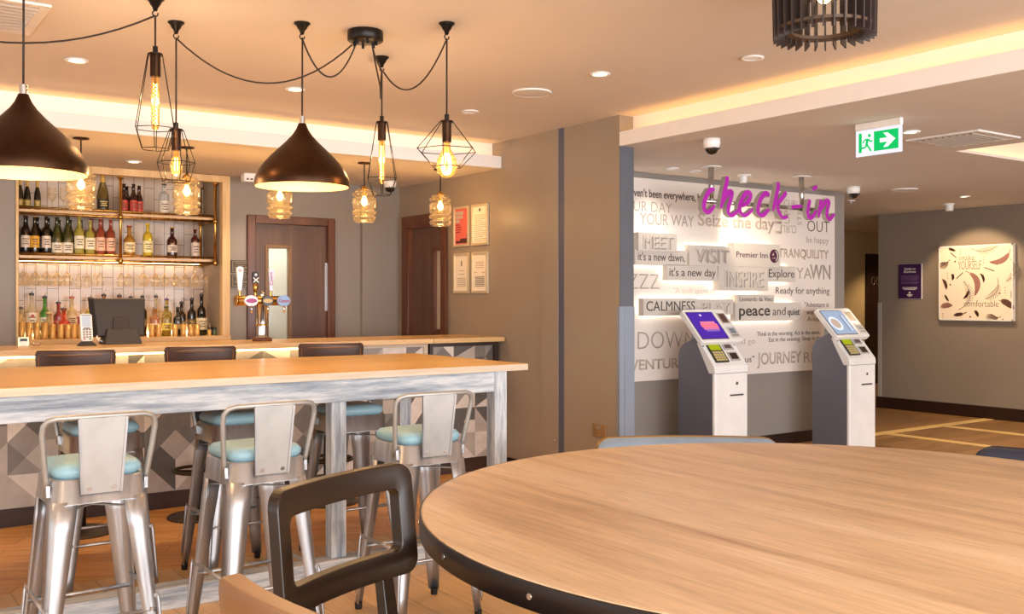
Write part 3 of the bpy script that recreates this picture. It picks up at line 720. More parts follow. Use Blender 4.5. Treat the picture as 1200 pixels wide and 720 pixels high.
# ================================================================== BAR
def bar_counter():
    t = thing('bar_counter', 'long bar counter with oak top and grey triangle patchwork tile front', 'bar', (1.2, 6.95, 0))
    MB().box(-3.0, 3.31, 6.80, 7.30, .10, 1.062).build('carcass', M['wall_grey'], t, world=True)
    MB().box(-3.0, 3.31, 6.77, 7.28, 0, .115).build('plinth', M['darkbrown'], t, world=True)
    MB().box(-3.0, 3.318, 6.68, 7.36, 1.062, 1.10).build('counter_top', [M['oakx']], t, world=True, bevel=.003)
    m = MB().box(-3.0, 3.30, 6.72, 6.745, 1.048, 1.0615).build('led_strip', emit('#ffd890', 7, 'under_counter_led'), t, world=True)
    return t
def tile_front(x0, x1, z0, z1, y, parent, seed):
    rnd = random.Random(seed); m = MB(); S = .205
    nx = math.ceil((x1 - x0) / S); nz = math.ceil((z1 - z0) / S)
    def quad(pts, mat):
        P = []
        for px, pz in pts: P.append((min(max(px, x0), x1), y, min(max(pz, z0), z1)))
        # drop degenerate
        Q = []
        for p in P:
            if not Q or (abs(p[0]-Q[-1][0]) + abs(p[2]-Q[-1][2])) > 1e-5: Q.append(p)
        if len(Q) > 2 and (abs(Q[0][0]-Q[-1][0]) + abs(Q[0][2]-Q[-1][2])) < 1e-5: Q.pop()
        if len(Q) < 3: return
        b = len(m.v); m.v += Q; m.face(range(b, b + len(Q)), mat)
    for i in range(nx):
        for j in range(nz):
            a, b = x0 + i*S, z0 + j*S; k = rnd.randrange(6); c = [rnd.randrange(5) for _ in range(4)]
            while c[1] == c[0]: c[1] = rnd.randrange(5)
            h = S / 2
            if k == 0: quad([(a, b), (a+S, b), (a+S, b+S)], c[0]); quad([(a, b), (a+S, b+S), (a, b+S)], c[1])
            elif k == 1: quad([(a, b), (a+S, b), (a, b+S)], c[0]); quad([(a+S, b), (a+S, b+S), (a, b+S)], c[1])
            elif k == 2:
                quad([(a, b), (a+S, b), (a+h, b+h)], c[0]); quad([(a+S, b), (a+S, b+S), (a+h, b+h)], c[1]); quad([(a+S, b+S), (a, b+S), (a+h, b+h)], c[2]); quad([(a, b+S), (a, b), (a+h, b+h)], c[3])
            elif k == 3:
                quad([(a, b), (a+h, b), (a+h, b+S), (a, b+S)], c[0]); quad([(a+h, b), (a+S, b), (a+S, b+h)], c[1]); quad([(a+h, b), (a+S, b+h), (a+h, b+h)], c[2]); quad([(a+h, b+h), (a+S, b+h), (a+S, b+S), (a+h, b+S)], c[3])
            elif k == 4:
                quad([(a, b), (a+S, b), (a+S, b+h), (a, b+h)], c[0]); quad([(a, b+h), (a+S, b+h), (a+h, b+S)], c[1]); quad([(a, b+h), (a+h, b+S), (a, b+S)], c[2]); quad([(a+S, b+h), (a+S, b+S), (a+h, b+S)], c[2])
            else:
                quad([(a, b), (a+S, b+h), (a+S, b+S), (a, b+S)], c[0]); quad([(a, b), (a+S, b), (a+S, b+h)], c[1])
    b = len(m.v); m.v += [(x0, y + .02, z0), (x1, y + .02, z0), (x1, y + .02, z1), (x0, y + .02, z1)]; m.face([b, b+1, b+2, b+3], 0)
    return m.build('tile_front', TILE, parent, world=True, fix=False)
bar = bar_counter(); tile_front(-1.5, 3.31, .115, 1.048, 6.775, bar, 7)
# lifting section of the bar
t = thing('bar_flap', 'narrow section of the bar counter with joint lines, left of the dark framed end unit', 'bar', (3.64, 7.0, 0))
MB().box(3.33, 3.955, 6.80, 7.28, .10, 1.062).build('carcass', M['wall_grey'], t, world=True)
MB().box(3.33, 3.955, 6.79, 7.28, 0, .115).build('plinth', M['darkbrown'], t, world=True)
m = MB().box(3.322, 3.958, 6.68, 7.36, 1.062, 1.10).build('counter_top', M['oakx'], t, world=True, bevel=.003)
MB().box(3.33, 3.36, 6.765, 6.80, .115, 1.062).box(3.92, 3.955, 6.765, 6.80, .115, 1.062).box(3.36, 3.92, 6.765, 6.80, 1.035, 1.062).build('flap_frame', M['tableedge'], t, world=True)
tile_front(3.36, 3.92, .115, 1.035, 6.782, t, 11)
t = thing('bar_end_unit', 'right end unit of the bar, patchwork tiles in a dark brown frame against the wall', 'bar', (4.3, 7.0, 0))
MB().box(3.965, 4.625, 6.80, 7.28, .10, 1.062).build('carcass', M['wall_grey'], t, world=True)
MB().box(3.965, 4.625, 6.79, 7.28, 0, .115).build('plinth', M['darkbrown'], t, world=True)
MB().box(3.962, 4.64, 6.68, 7.36, 1.062, 1.10).build('counter_top', M['oakx'], t, world=True, bevel=.003)
MB().box(3.968, 3.998, 6.755, 6.80, .115, 1.062).box(4.585, 4.625, 6.755, 6.80, .115, 1.062).box(3.998, 4.585, 6.755, 6.80, 1.03, 1.062).build('end_frame', plain('#33231c', .4), t, world=True)
tile_front(3.998, 4.585, .115, 1.03, 6.778, t, 19)

# ---- items on the bar
def till():
    t = thing('till_monitor', 'black till monitor on a stand seen from behind, on the bar', 'till', (1.735, 7.22, 1.10))
    # screen shell: tilted, back towards the camera
    m = MB()
    m.hexa([(-.155, -.03, .055), (.155, -.03, .055), (.175, .06, .045), (-.175, .06, .045)], [(-.175, .03, .315), (.175, .03, .315), (.195, .11, .32), (-.195, .11, .32)])
    m.build('monitor_shell', M['plastic_dark'], t, bevel=.008)
    m = MB().hexa([(-.06, -.045, .06), (.06, -.045, .06), (.06, -.02, .06), (-.06, -.02, .06)], [(-.05, -.005, .19), (.05, -.005, .19), (.05, .03, .19), (-.05, .03, .19)]); m.build('hinge_cover', M['plastic_dark'], t, bevel=.004)
    m = MB().hexa([(-.125, -.10, 0), (.125, -.10, 0), (.125, .10, 0), (-.125, .10, 0)], [(-.10, -.06, .105), (.10, -.06, .105), (.10, .02, .105), (-.10, .02, .105)]); m.build('stand', plain('#37312f', .5), t, bevel=.006)
    m = MB().hexa([(-.165, .062, .06), (.165, .062, .06), (.165, .064, .06), (-.165, .064, .06)], [(-.18, .115, .305), (.18, .115, .305), (.18, .117, .305), (-.18, .117, .305)]); m.build('screen', plain('#0c0c10', .1), t)
    MB().tube([(-.15, -.01, .05), (-.165, -.04, .06), (-.16, -.05, .035), (-.13, -.05, .02)], .005, 6).build('cable', M['white'], t)
till()
t = thing('card_terminal', 'white card payment terminal standing in a holder on the bar beside the till', 'card reader', (1.475, 7.03, 1.10))
m = MB().prism(rrect(-.038, .038, 0, .19, .016), 'xz', -.016, .016); ob = m.build('handset', [M['white_gloss']], t, bevel=.006); ob.location = (0, 0, .028); ob.rotation_euler = (R(-14), 0, 0)
m = MB().box(-.028, .028, -.018, -.0155, .098, .172); q = m.build('screen', plain('#b8c8dc', .15), ob)
m = MB()
for i in range(3):
    for j in range(4): m.box(-.026 + i*.019, -.012 + i*.019, -.019, -.0155, .022 + j*.017, .034 + j*.017)
m.build('keypad', plain('#8a8280', .5), ob)
MB().box(-.026, -.010, -.0195, -.0155, .010, .018).build('red_key', plain('#b02a35', .4), ob)
MB().box(.010, .026, -.0195, -.0155, .010, .018).build('green_key', plain('#3a7d48', .4), ob)
MB().box(-.02, .02, -.019, -.0155, .084, .092).build('marking', plain('#6c6a78', .4), ob)
MB().box(-.03, .03, -.018, -.0155, .176, .181).build('card_slot', plain('#55525a', .4), ob)
MB().hexa([(-.06, -.04, 0), (.06, -.04, 0), (.06, .05, 0), (-.06, .05, 0)], [(-.03, -.02, .03), (.03, -.02, .03), (.03, .03, .03), (-.03, .03, .03)]).build('holder', M['plastic_dark'], t, bevel=.004)
# napkin box
t = thing('napkin_holder', 'small chrome napkin box at the left end of the bar beside the grey column', 'napkin holder', (1.115, 7.22, 1.10))
MB().box(-.035, .035, -.03, .03, 0, .062).build('box_body', M['frame_alu'], t, bevel=.003)
MB().box(-.022, .022, -.0315, -.029, .030, .052).build('opening', M['black'], t); MB().box(-.018, .018, -.034, -.031, .004, .034).build('napkin', M['white'], t)
t = thing('sauce_dish', 'tiny glass dish on the bar right of the napkin box', 'dish', (1.20, 7.24, 1.10))
MB().lathe([(.001, .004), (.02, .004), (.03, .02), (.034, .022), (.026, .004), (.022, 0), (.001, 0)], 20).build('dish_body', glass('#f4e0c0', .3), t)
MB().lathe([(.001, .010), (.022, .010)], 16).build('contents', plain('#d8b36a', .5), t)
# draught beer fountain
def tap():
    X, Y = 2.70, 7.05
    t = thing('beer_tap', 'brass and chrome draught beer fountain with three tall handles on the bar', 'beer tap', (X, Y, 1.10))
    MB().lathe([(.001, .028), (.065, .028), (.075, .02), (.078, 0), (.001, 0)], 8).build('base', M['mahogany'], t)
    MB().lathe([(.046, .028), (.042, .04), (.040, .05), (.040, .27), (.043, .275)], 24).build('column', M['chrome'], t)
    m = MB()
    for z in (.115, ): m.lathe([(.043, z), (.047, z+.004), (.047, z+.010), (.043, z+.014)], 24)
    m.build('collar', M['brass'], t)
    m = MB().lathe([(.006, .3), (.02, .345), (.016, .36), (.010, .364), (.013, .372), (.001, .385)], 16); m.build('finial', M['chrome'], t)
    m = MB().tube([(-.195, 0, .30), (.17, 0, .30)], .036, 20); m.lathe([(.001, 0)] * 2, 3); m.build('crossbar', M['brass'], t)
    m = MB().tube([(-.205, 0, .30), (-.195, 0, .30)], .041, 20).tube([(.165, 0, .30), (.178, 0, .30)], .041, 20); m.build('end_caps', M['brass'], t)
    for nm, x, w, h, c1, c2, txt in (('badge', -.10, .052, .040, '#efe6ea', '#a33a78', 'ALE'), ('badge', .025, .044, .038, '#2a2522', '#c9a66a', 'STOUT'), ('badge', .15, .052, .042, '#7d9cc8', '#b02748', 'LAGER')):
        e = MB().prism([(x + w*math.cos(a), .30 + h*math.sin(a)) for a in [2*math.pi*i/28 for i in range(28)]], 'xz', -.052, -.034).build(nm, plain(c1, .3, noise=0), t, bevel=.003)
        if txt == 'LAGER': lettering('Coors', (X + x - .042, Y - .052, 1.10 + .288), (1, 0, 0), (0, 0, 1), .084, .024, plain(c2, .4, noise=0), e, 'badge_lettering', 'b', .002)
        else: MB().prism([(x + w*.80*math.cos(a), .30 + h*.42*math.sin(a)) for a in [2*math.pi*i/24 for i in range(24)]], 'xz', -.0545, -.051).build('badge_emblem', plain(c2, .4, noise=0), e)
    def handle(x, z1, kind):
        h = MB().lathe([(.011, .335), (.013, .35), (.010, .36), (.013, .375)], 12, (x, 0, 0)).build('tap_handle', M['brass'], t)
        if kind == 0:
            MB().hexa([(x-.010, -.008, .37), (x+.010, -.008, .37), (x+.010, .008, .37), (x-.010, .008, .37)], [(x-.026, -.010, .53), (x+.026, -.010, .53), (x+.026, .010, .53), (x-.026, .010, .53)]).prism([(x+.026*math.cos(a), .53 + .022*math.sin(a)) for a in [math.pi*i/10 for i in range(11)]], 'xz', -.01, .01).build('white_paddle', M['white_gloss'], h)
            MB().prism([(x+.014*math.cos(a), .522 + .014*math.sin(a)) for a in [2*math.pi*i/16 for i in range(16)]], 'xz', -.013, -.0095).build('paddle_emblem', plain('#cdb8a8', .4), h)
        elif kind == 1:
            MB().lathe([(.012, .36), (.021, .39), (.021, .415), (.012, .43)], 14, (x, 0, 0)).build('wood_grip', M['brass'], h)
            MB().prism(rrect(x-.024, x+.024, .425, .515, .016), 'xz', -.012, .012).build('black_paddle', M['black'], h, bevel=.003)
            m = MB(); 
            for sg in (1, -1): m.prism([(x-.02, .447-.006*sg - .016*sg + .016), (x+.02, .447+.03*(1 if sg > 0 else 0)+.0), (x+.02, .455+.03*(1 if sg > 0 else 0)), (x-.02, .455-.006*sg-.016*sg+.016)], 'xz', -.0145, -.0115)
            m2 = MB()
            for a0, b0 in (((-.02, .436), (.02, .47)), ((-.02, .47), (.02, .436))):
                m2.prism([(x+a0[0], a0[1]-.005), (x+b0[0], b0[1]-.005), (x+b0[0], b0[1]+.006), (x+a0[0], a0[1]+.006)], 'xz', -.0145 - (.0006 if a0[1] > .45 else 0), -.0115)
            m2.build('cross_emblem', M['white'], h)
            MB().prism([(x+.010*math.cos(a), .492 + .010*math.sin(a)) for a in [2*math.pi*i/12 for i in range(12)]], 'xz', -.0145, -.0115).build('paddle_emblem', M['white'], h)
        else:
            MB().hexa([(x-.012, -.008, .37), (x+.012, -.008, .37), (x+.012, .008, .37), (x-.012, .008, .37)], [(x-.018, -.010, .54), (x+.026, -.010, .525), (x+.026, .010, .525), (x-.018, .010, .54)]).build('silver_paddle', plain('#b9b3bf', .3, .3), h, bevel=.003)
            lettering('Coors', (X + x + .013, Y - .0105, 1.10 + .415), (-.06, 0, 1), (-1, 0, -.06), .10, .022, plain('#a32a45', .4, noise=0), h, 'paddle_lettering', 'b', .002)
    handle(-.17, .55, 0); handle(-.052, .515, 1); handle(.067, .54, 2)
    m = MB()
    for x in (-.10, .025, .15): m.tube([(x, -.03, .28), (x, -.055, .25), (x, -.055, .21)], .009, 10)
    m.build('spout', M['chrome'], t)
tap()

# ---- plaques on the wall right of the niche
for z, lb in ((1.70, 'framed dark licence plaque on the grey wall, upper of two beside the beer tap'), (1.572, 'framed dark licence plaque on the grey wall, lower of two beside the beer tap')):
    t = thing('wall_plaque', lb, 'plaque', (3.075, YB, z))
    MB().box(-.088, .088, -.014, -.001, -.056, .056).build('plaque_board', plain('#4b4338', .45), t, bevel=.002)
    m = MB().box(-.078, .078, -.016, -.0135, .043, .046).box(-.078, .078, -.016, -.0135, -.046, -.043).box(-.078, -.075, -.016, -.0135, -.043, .043).box(.075, .078, -.016, -.0135, -.043, .043); m.build('border_line', plain('#a58d63', .4), t)
    m = MB()
    for k, (w, h) in enumerate(((.05, .006), (.035, .004), (.055, .010), (.04, .004))): m.box(-w, w, -.016, -.0135, .03 - k*.02 - h/2, .03 - k*.02 + h/2)
    m.build('plaque_text_lines', plain('#8d7a58', .5), t)

# ================================================================== BOTTLE NICHE
def shelf(z, label):
    t = thing('bar_shelf', label, 'shelf', (2.1, 8.85, z))
    MB().box(1.31, 2.875, 8.68, 9.02, z - .028, z).build('board', M['oakx'], t, world=True, bevel=.003)
    m = MB().tube([(1.30, 8.655, z + .012), (2.875, 8.655, z + .012)], .009, 8).tube([(1.30, 8.655, z - .036), (2.875, 8.655, z - .036)], .011, 10).tube([(2.875, 8.655, z - .036), (2.875, 9.03, z - .036)], .010, 8)
    m.build('brass_rail', M['brass'], t, world=True)
    return t
shelf(2.135, 'upper oak bottle shelf with brass rails in the niche')
shelf(1.765, 'lower oak bottle shelf with brass rails, stemware hanging below')
def brass_post(x, y, z0, z1, label):
    t = thing('shelf_post', label, 'shelf post', (x, y, z0))
    MB().tube([(0, 0, 0), (0, 0, z1 - z0)], .0125, 12).build('pipe', M['brass'], t)
    for z in (2.135 - .036, 1.765 - .036): MB().lathe([(.013, z - z0 - .022), (.019, z - z0 - .018), (.019, z - z0 + .018), (.013, z - z0 + .022)], 12).build('pipe_fitting', M['brass'], t)
    MB().lathe([(.013, z1 - z0 - .02), (.03, z1 - z0 - .008), (.03, z1 - z0), (.013, z1 - z0)], 14).build('pipe_flange', M['brass'], t)
brass_post(2.075, 8.63, 1.70, 2.435, 'front brass pipe post in the middle of the bottle shelves')
brass_post(2.875, 8.63, 1.70, 2.435, 'front brass pipe post at the right end of the bottle shelves')
brass_post(2.875, 9.035, 1.70, 2.435, 'rear brass pipe post at the right end of the bottle shelves by the tiles')
t = thing('niche_light', 'warm strip light low behind the counter bottles of the niche', 'led strip light', (2.1, 9.03, 1.10))
MB().box(-.80, .80, -.01, .005, .0, .02).build('led_strip', emit('#ffd49a', 14, 'niche_led'), t)
t = thing('niche_light', 'warm strip light under the lower bottle shelf, above the hanging glasses', 'led strip light', (2.1, 9.01, 1.72))
MB().box(-.78, .75, -.008, .008, .0, .012).build('led_strip', emit('#ffd49a', 6, 'niche_led2'), t)
t = thing('niche_light', 'warm strip light in the niche header above the top bottles', 'led strip light', (2.1, 8.64, 2.47))
MB().box(-.78, .75, -.01, .01, .0, .012).build('led_strip', emit('#ffd49a', 2, 'niche_led3'), t)

PROF = {
 'bordeaux': [(.0, 0), (.95, 0), (1, .02), (1, .60), (.92, .66), (.55, .72), (.38, .76), (.36, .98), (.40, .985), (.40, 1.0)],
 'burgundy': [(.0, 0), (.95, 0), (1, .02), (1, .45), (.93, .54), (.72, .64), (.48, .74), (.36, .82), (.35, .98), (.40, .985), (.40, 1.0)],
 'champ': [(.0, 0), (.95, 0), (1, .02), (1, .42), (.92, .54), (.70, .66), (.45, .78), (.36, .86), (.36, .97), (.42, .975), (.42, 1.0)],
 'beer': [(.0, 0), (.95, 0), (1, .02), (1, .52), (.9, .60), (.6, .70), (.46, .76), (.42, .97), (.5, .975), (.5, 1.0)],
 'spirit': [(.0, 0), (.97, 0), (1, .01), (1, .62), (.96, .67), (.7, .72), (.42, .76), (.38, .80), (.38, .97), (.44, .975), (.44, 1.0)],
 'dumpy': [(.0, 0), (.97, 0), (1, .02), (1, .50), (.95, .58), (.6, .66), (.36, .70), (.34, .95), (.42, .955), (.42, 1.0)],
 'decanter': [(.0, 0), (.55, 0), (.75, .02), (1, .18), (1, .32), (.8, .48), (.45, .58), (.34, .64), (.34, .92), (.42, .94), (.42, 1.0)],
}
def opaque(h, rough=.12): return plain(h, rough, spec=.6, coat=.3, noise=0)
KIND = { # profile, radius, body, label colour, label span, cap colour, pourer
 'champ': ('champ', .0265, opaque('#1a1712'), '#8f7a34', (.10, .34), '#c19c45', 0, 'small dark champagne bottle with gold foil'),
 'bigchamp': ('champ', .048, opaque('#5b4a20'), '#2b2414', (.12, .36), '#b89545', 0, 'large green champagne bottle, gold foil neck'),
 'ale': ('beer', .031, opaque('#2a0f0d'), '#c2483c', (.12, .46), '#1c0f0d', 0, 'dark beer bottle with red label'),
 'gin': ('spirit', .044, glass('#e8eef0', .16), '#d9d3c6', (.10, .48), '#2b211d', 0, 'clear gin bottle with dark cap'),
 'redwine': ('bordeaux', .0345, opaque('#1d120c'), '#e3d3c0', (.20, .50), '#3d2c1c', 0, 'dark wine bottle with pale label'),
 'yellow': ('burgundy', .0345, opaque('#2a1c0a'), '#e0a82e', (.20, .50), '#d9a02a', 0, 'dark wine bottle with yellow label and yellow foil'),
 'whitewine': ('burgundy', .041, opaque('#3a3a14'), '#e8dcc6', (.08, .34), '#2a2418', 0, 'olive green wine bottle with low cream label'),
 'palewine': ('bordeaux', .040, glass('#c9bb52', .55), '#eadfbf', (.20, .52), '#d8c27a', 0, 'pale yellow white wine bottle'),
 'rose': ('bordeaux', .038, glass('#a5442f', .7), '#e2b596', (.16, .50), '#d7a37f', 0, 'rose wine bottle with pink label'),
 'darkcap': ('bordeaux', .038, opaque('#5b4a1c'), '#d8c99a', (.2, .5), '#1d1814', 0, 'green wine bottle with black foil'),
 'whisky': ('dumpy', .048, glass('#d6a23c', .45), '#ecd8a8', (.18, .48), '#a3402a', 0, 'golden liqueur bottle with round red cap'),
 'limon': ('spirit', .042, glass('#ead23c', .6), '#efe3a4', (.16, .5), '#e8c92a', 0, 'bright yellow lemon liqueur bottle'),
 'sloe': ('dumpy', .044, opaque('#3a1616'), '#e5d6c4', (.20, .42), '#c69a60', 0, 'dark plum bottle with triangular pale label'),
 'darkgin': ('spirit', .037, opaque('#4c1e1c'), '#d7c5b4', (.10, .55), '#7a2430', 0, 'dark gin bottle with tall pale label'),
 'clear': ('spirit', .036, glass('#f2ead2', .14), '#e9dfc8', (.2, .5), '#3a2a22', 1, 'clear spirit bottle with pourer'),
 'bacardi': ('bordeaux', .042, glass('#f4f0e2', .20), '#efe7d4', (.22, .60), '#2c2826', 1, 'tall clear rum bottle, white label, round red emblem'),
 'green': ('bordeaux', .042, glass('#3f9a2a', .75), '#dfe6d2', (.30, .52), '#1d2416', 1, 'bright green liqueur bottle'),
 'red': ('spirit', .040, glass('#a82a2c', .7), '#c7605a', (.2, .5), '#3a2420', 1, 'red spirit bottle with pourer'),
 'sambuca': ('spirit', .042, glass('#efe4c2', .2), '#e4d6b4', (.3, .56), '#b55a4a', 1, 'clear spirit bottle with reddish pourer'),
 'yellowliq': ('spirit', .044, glass('#d9c54a', .55), '#e7dba0', (.3, .56), '#6a5a28', 1, 'yellow spirit bottle left of the till'),
 'amber': ('spirit', .040, glass('#c4722c', .55), '#d9a070', (.3, .6), '#2c211b', 1, 'amber spirit bottle peeping over the till'),
 'dark': ('bordeaux', .038, opaque('#201612'), '#6e5a40', (.22, .46), '#1b1513', 1, 'black spirit bottle with pourer'),
 'purpleneck': ('bordeaux', .040, glass('#c9b23c', .6), '#e5dca6', (.2, .5), '#5b2a78', 1, 'yellow spirit bottle with purple neck'),
 'decanter': ('decanter', .056, glass('#ecdcae', .28), None, (.2, .4), '#d9c58a', 1, 'round clear decanter bottle'),
 'cointreau': ('dumpy', .050, glass('#d23a20', .75), '#d88a5c', (.1, .4), '#3a1c16', 1, 'orange red squat liqueur bottle'),
 'pinkdec': ('decanter', .070, glass('#b3186a', .85), None, (.2, .4), '#c7a0a0', 1, 'magenta liqueur decanter'),
 'whisky2': ('spirit', .044, glass('#c07a34', .6), '#e8d6a4', (.16, .46), '#8f8272', 1, 'amber whisky bottle with cream label'),
 'yellowlabel': ('spirit', .042, glass('#b9a040', .5), '#e6cf5a', (.2, .46), '#2c3a22', 1, 'whisky bottle with yellow label'),
 'jager': ('spirit', .050, opaque('#1c2a1a'), '#d9c9a0', (.25, .8), '#1c2a1a', 0, 'squat dark green herbal liqueur bottle'),
}
MESH = {}
def bottle(kind, x, y, z, h, label, group=None):
    pn, r, body, lc, (l0, l1), cap, pour, _ = KIND[kind]
    t = thing('glass_bottle', label, 'bottle', (x, y, z + .001), 0, group)
    hb = h * (.86 if pour else 1.0); pf = [(max(.0005, a*r), b*hb) for a, b in PROF[pn]]
    MB().lathe(pf, 18).disc((0, 0, hb), pf[-1][0], 18).build('bottle_body', body, t)
    if lc:
        m = MB(); n = 9
        b = len(m.v); rr = r + .0008
        for k in range(n):
            a = R(-90 - 75 + 150*k/(n-1))
            m.v += [(rr*math.cos(a), rr*math.sin(a), l0*hb), (rr*math.cos(a), rr*math.sin(a), l1*hb)]
        for k in range(n - 1): m.face([b+2*k, b+2*k+2, b+2*k+3, b+2*k+1], 0, True)
        lb = m.build('paper_label', plain(lc, .5, noise=0), t, fix=False)
        m = MB(); q = 3
        for j in range(q):
            zz = (l0 + (l1 - l0)*(.3 + .2*j)) * hb; w = (34, 24, 40)[j]
            b = len(m.v); re = r + .0014
            for k in range(5):
                a = R(-90 - w + 2*w*k/4); m.v += [(re*math.cos(a), re*math.sin(a), zz - .004), (re*math.cos(a), re*math.sin(a), zz + .004)]
            for k in range(4): m.face([b+2*k, b+2*k+2, b+2*k+3, b+2*k+1], 0, True)
        m.build('label_print', plain('#5b3a2a' if kind not in ('champ', 'bigchamp', 'dark') else '#d8bf7a', .5, noise=0), lb, fix=False)
        if kind == 'bacardi':
            MB().prism([(.013*math.cos(a), hb*.52 + .013*math.sin(a)) for a in [2*math.pi*i/16 for i in range(16)]], 'xz', -r - .003, -r + .004).build('round_emblem', plain('#b03a28', .4, noise=0), lb)
    cr = pf[-1][0]
    if pour:
        m = MB().cyl((0, 0, hb), cr*1.15, h*.05, 12); m.build('cap', plain(cap, .35, noise=0), t)
        MB().tube([(0, 0, hb + h*.05), (.004, 0, hb + h*.10), (.012, 0, h)], .004, 6).build('pourer_spout', M['chrome'], t)
    else:
        fz = .70 if kind in ('champ', 'bigchamp') else (.90 if pn != 'bordeaux' else .78)
        prof = [(max(.0005, a*r) + .001, b*hb) for a, b in PROF[pn] if b >= fz]
        MB().lathe(prof, 16).disc((0, 0, hb + .0008), prof[-1][0], 16).build('cap', plain(cap, .35, noise=0), t)
    return t
Z1, Z2, Z3 = 2.135, 1.765, 1.09
top = [('champ', 1.338, .254, 'leftmost of three by the grey column'), ('champ', 1.392, .244, 'middle of three by the grey column'), ('champ', 1.467, .242, 'rightmost of three by the grey column'),
 ('bigchamp', 1.972, .335, 'left of the brass post on the upper shelf'), ('ale', 2.138, .259, 'first beside the brass post'), ('ale', 2.184, .248, 'second from the brass post'), ('ale', 2.215, .261, 'third from the brass post, standing forward'),
 ('ale', 2.240, .248, 'fourth from the brass post'), ('ale', 2.269, .253, 'rightmost of the red label group'), ('gin', 2.478, .282, 'alone on the upper shelf')]
for i, (k, x, h, pos) in enumerate(top):
    yy = 8.80
    if k == 'ale': yy = (8.78, 8.87, 8.77, 8.88, 8.80)[int(round((x - 2.138) / .033)) if False else [2.138, 2.184, 2.215, 2.240, 2.269].index(x)]
    bottle(k, x, yy, Z1, h, KIND[k][7] + ', ' + pos, 'bottles on the upper shelf')
xs_front = [('redwine', 1.373, .321, 'front row, first from the column'), ('yellow', 1.443, .318, 'front row of the lower shelf'), ('redwine', 1.529, .322, 'front row, right of the yellow label'), ('whitewine', 1.609, .318, 'front row, nearer the dark bottles'), ('whitewine', 1.691, .329, 'front row, beside the pale yellow wine'), ('palewine', 1.780, .330, 'left of the pair, taller'), ('palewine', 1.866, .302, 'right of the pair, shorter'), ('rose', 1.947, .327, 'front row, left of the last'), ('rose', 2.029, .324, 'front row beside the brass post')]
xs_back = [('redwine', 1.315, .308, 'back row against the column'), ('yellow', 1.404, .332, 'back row, gold foil only showing'), ('redwine', 1.486, .322, 'back row, second gap from the column'), ('redwine', 1.569, .319, 'back row, behind the olive bottles'), ('whitewine', 1.650, .308, 'back row between the olive pair'), ('whitewine', 1.736, .312, 'back row, left of the pale wine'), ('darkcap', 1.823, .316, 'back row, dark neck between pale wines'), ('rose', 1.907, .335, 'back row, first of the pink pair'), ('rose', 1.990, .332, 'back row, second of the pink pair')]
for k, x, h, pos in xs_front: bottle(k, x, 8.775, Z2, h, KIND[k][7] + ', ' + pos, 'wine bottles on the lower shelf')
for k, x, h, pos in xs_back: bottle(k, x, 8.915, Z2, h, KIND[k][7] + ', ' + pos, 'wine bottles on the lower shelf')
for k, x, h in (('whisky', 2.187, .274), ('limon', 2.340, .299), ('sloe', 2.548, .282), ('darkgin', 2.750, .267)): bottle(k, x, 8.80, Z2, h, KIND[k][7] + ', on the lower shelf right of the brass post', 'spirits on the lower shelf')
sill_back = [('clear', 1.364, .278, 'shorter, beside the grey column'), ('bacardi', 1.445, .407, 'behind the brass cups'), ('green', 1.545, .380, 'behind the round decanter'), ('red', 1.650, .326, 'behind the orange bottle'), ('sambuca', 1.754, .377, 'above the magenta decanter'), ('yellowliq', 1.900, .370, 'behind the card reader'), ('amber', 2.010, .400, 'left one'), ('amber', 2.136, .393, 'right one'), ('dark', 2.231, .378, 'over the right half of the till'), ('dark', 2.330, .386, 'over the right edge of the till'), ('clear', 2.445, .387, 'tall, right of the till'), ('purpleneck', 2.540, .357, 'right of the till'), ('dark', 2.669, .326, 'back row, left of three at the right end'), ('dark', 2.760, .361, 'back row, middle of three at the right end'), ('dark', 2.849, .404, 'back row, tallest at the right end')]
for k, x, h, pos in sill_back: bottle(k, x, 8.93, Z3, h, KIND[k][7] + ', ' + pos, 'bottles on the back counter')
sill_front = [('decanter', 1.548, .236, 'in front of the green bottle'), ('cointreau', 1.662, .270, 'between decanter and magenta bottle'), ('pinkdec', 1.790, .200, 'behind the brass cups'), ('whisky2', 2.396, .274, 'just right of the till'), ('yellowlabel', 2.492, .282, 'second right of the till'), ('dark', 2.590, .274, 'front row in the middle of the dark group'), ('jager', 2.800, .19, 'front right corner of the back counter')]
for k, x, h, pos in sill_front: bottle(k, x, 8.775, Z3, h, KIND[k][7] + ', ' + pos, 'bottles on the back counter')
# brass jigger cups in a row
cups = [1.327, 1.382, 1.439, 1.498, 1.557, 1.618, 1.672, 1.719, 1.765, 2.338, 2.395, 2.533, 2.606, 2.672, 2.725]
for i, x in enumerate(cups):
    if i < 9: lb = 'brass cup in the row left of the till, ' + ('leftmost', 'second from the left', 'third from the left', 'fourth from the left', 'fifth from the left', 'sixth from the left', 'seventh from the left', 'eighth from the left', 'last before the card reader')[i]
    else: lb = 'brass cup in the row right of the till, ' + ('first beside the till', 'second from the till', 'third from the till', 'fourth from the till', 'fifth from the till', 'rightmost')[i-9]
    hh = .135 if i < 9 else .10
    if 4 <= i < 9: hh = .115
    t = thing('brass_cup', lb, 'cup', (x, 8.665, Z3 + .001), 0, 'brass cups on the back counter')
    MB().lathe([(.001, 0), (.022, 0), (.024, .004), (.025, hh), (.0235, hh), (.022, .006), (.001, .005)], 18).build('cup_body', M['cupbrass'], t)
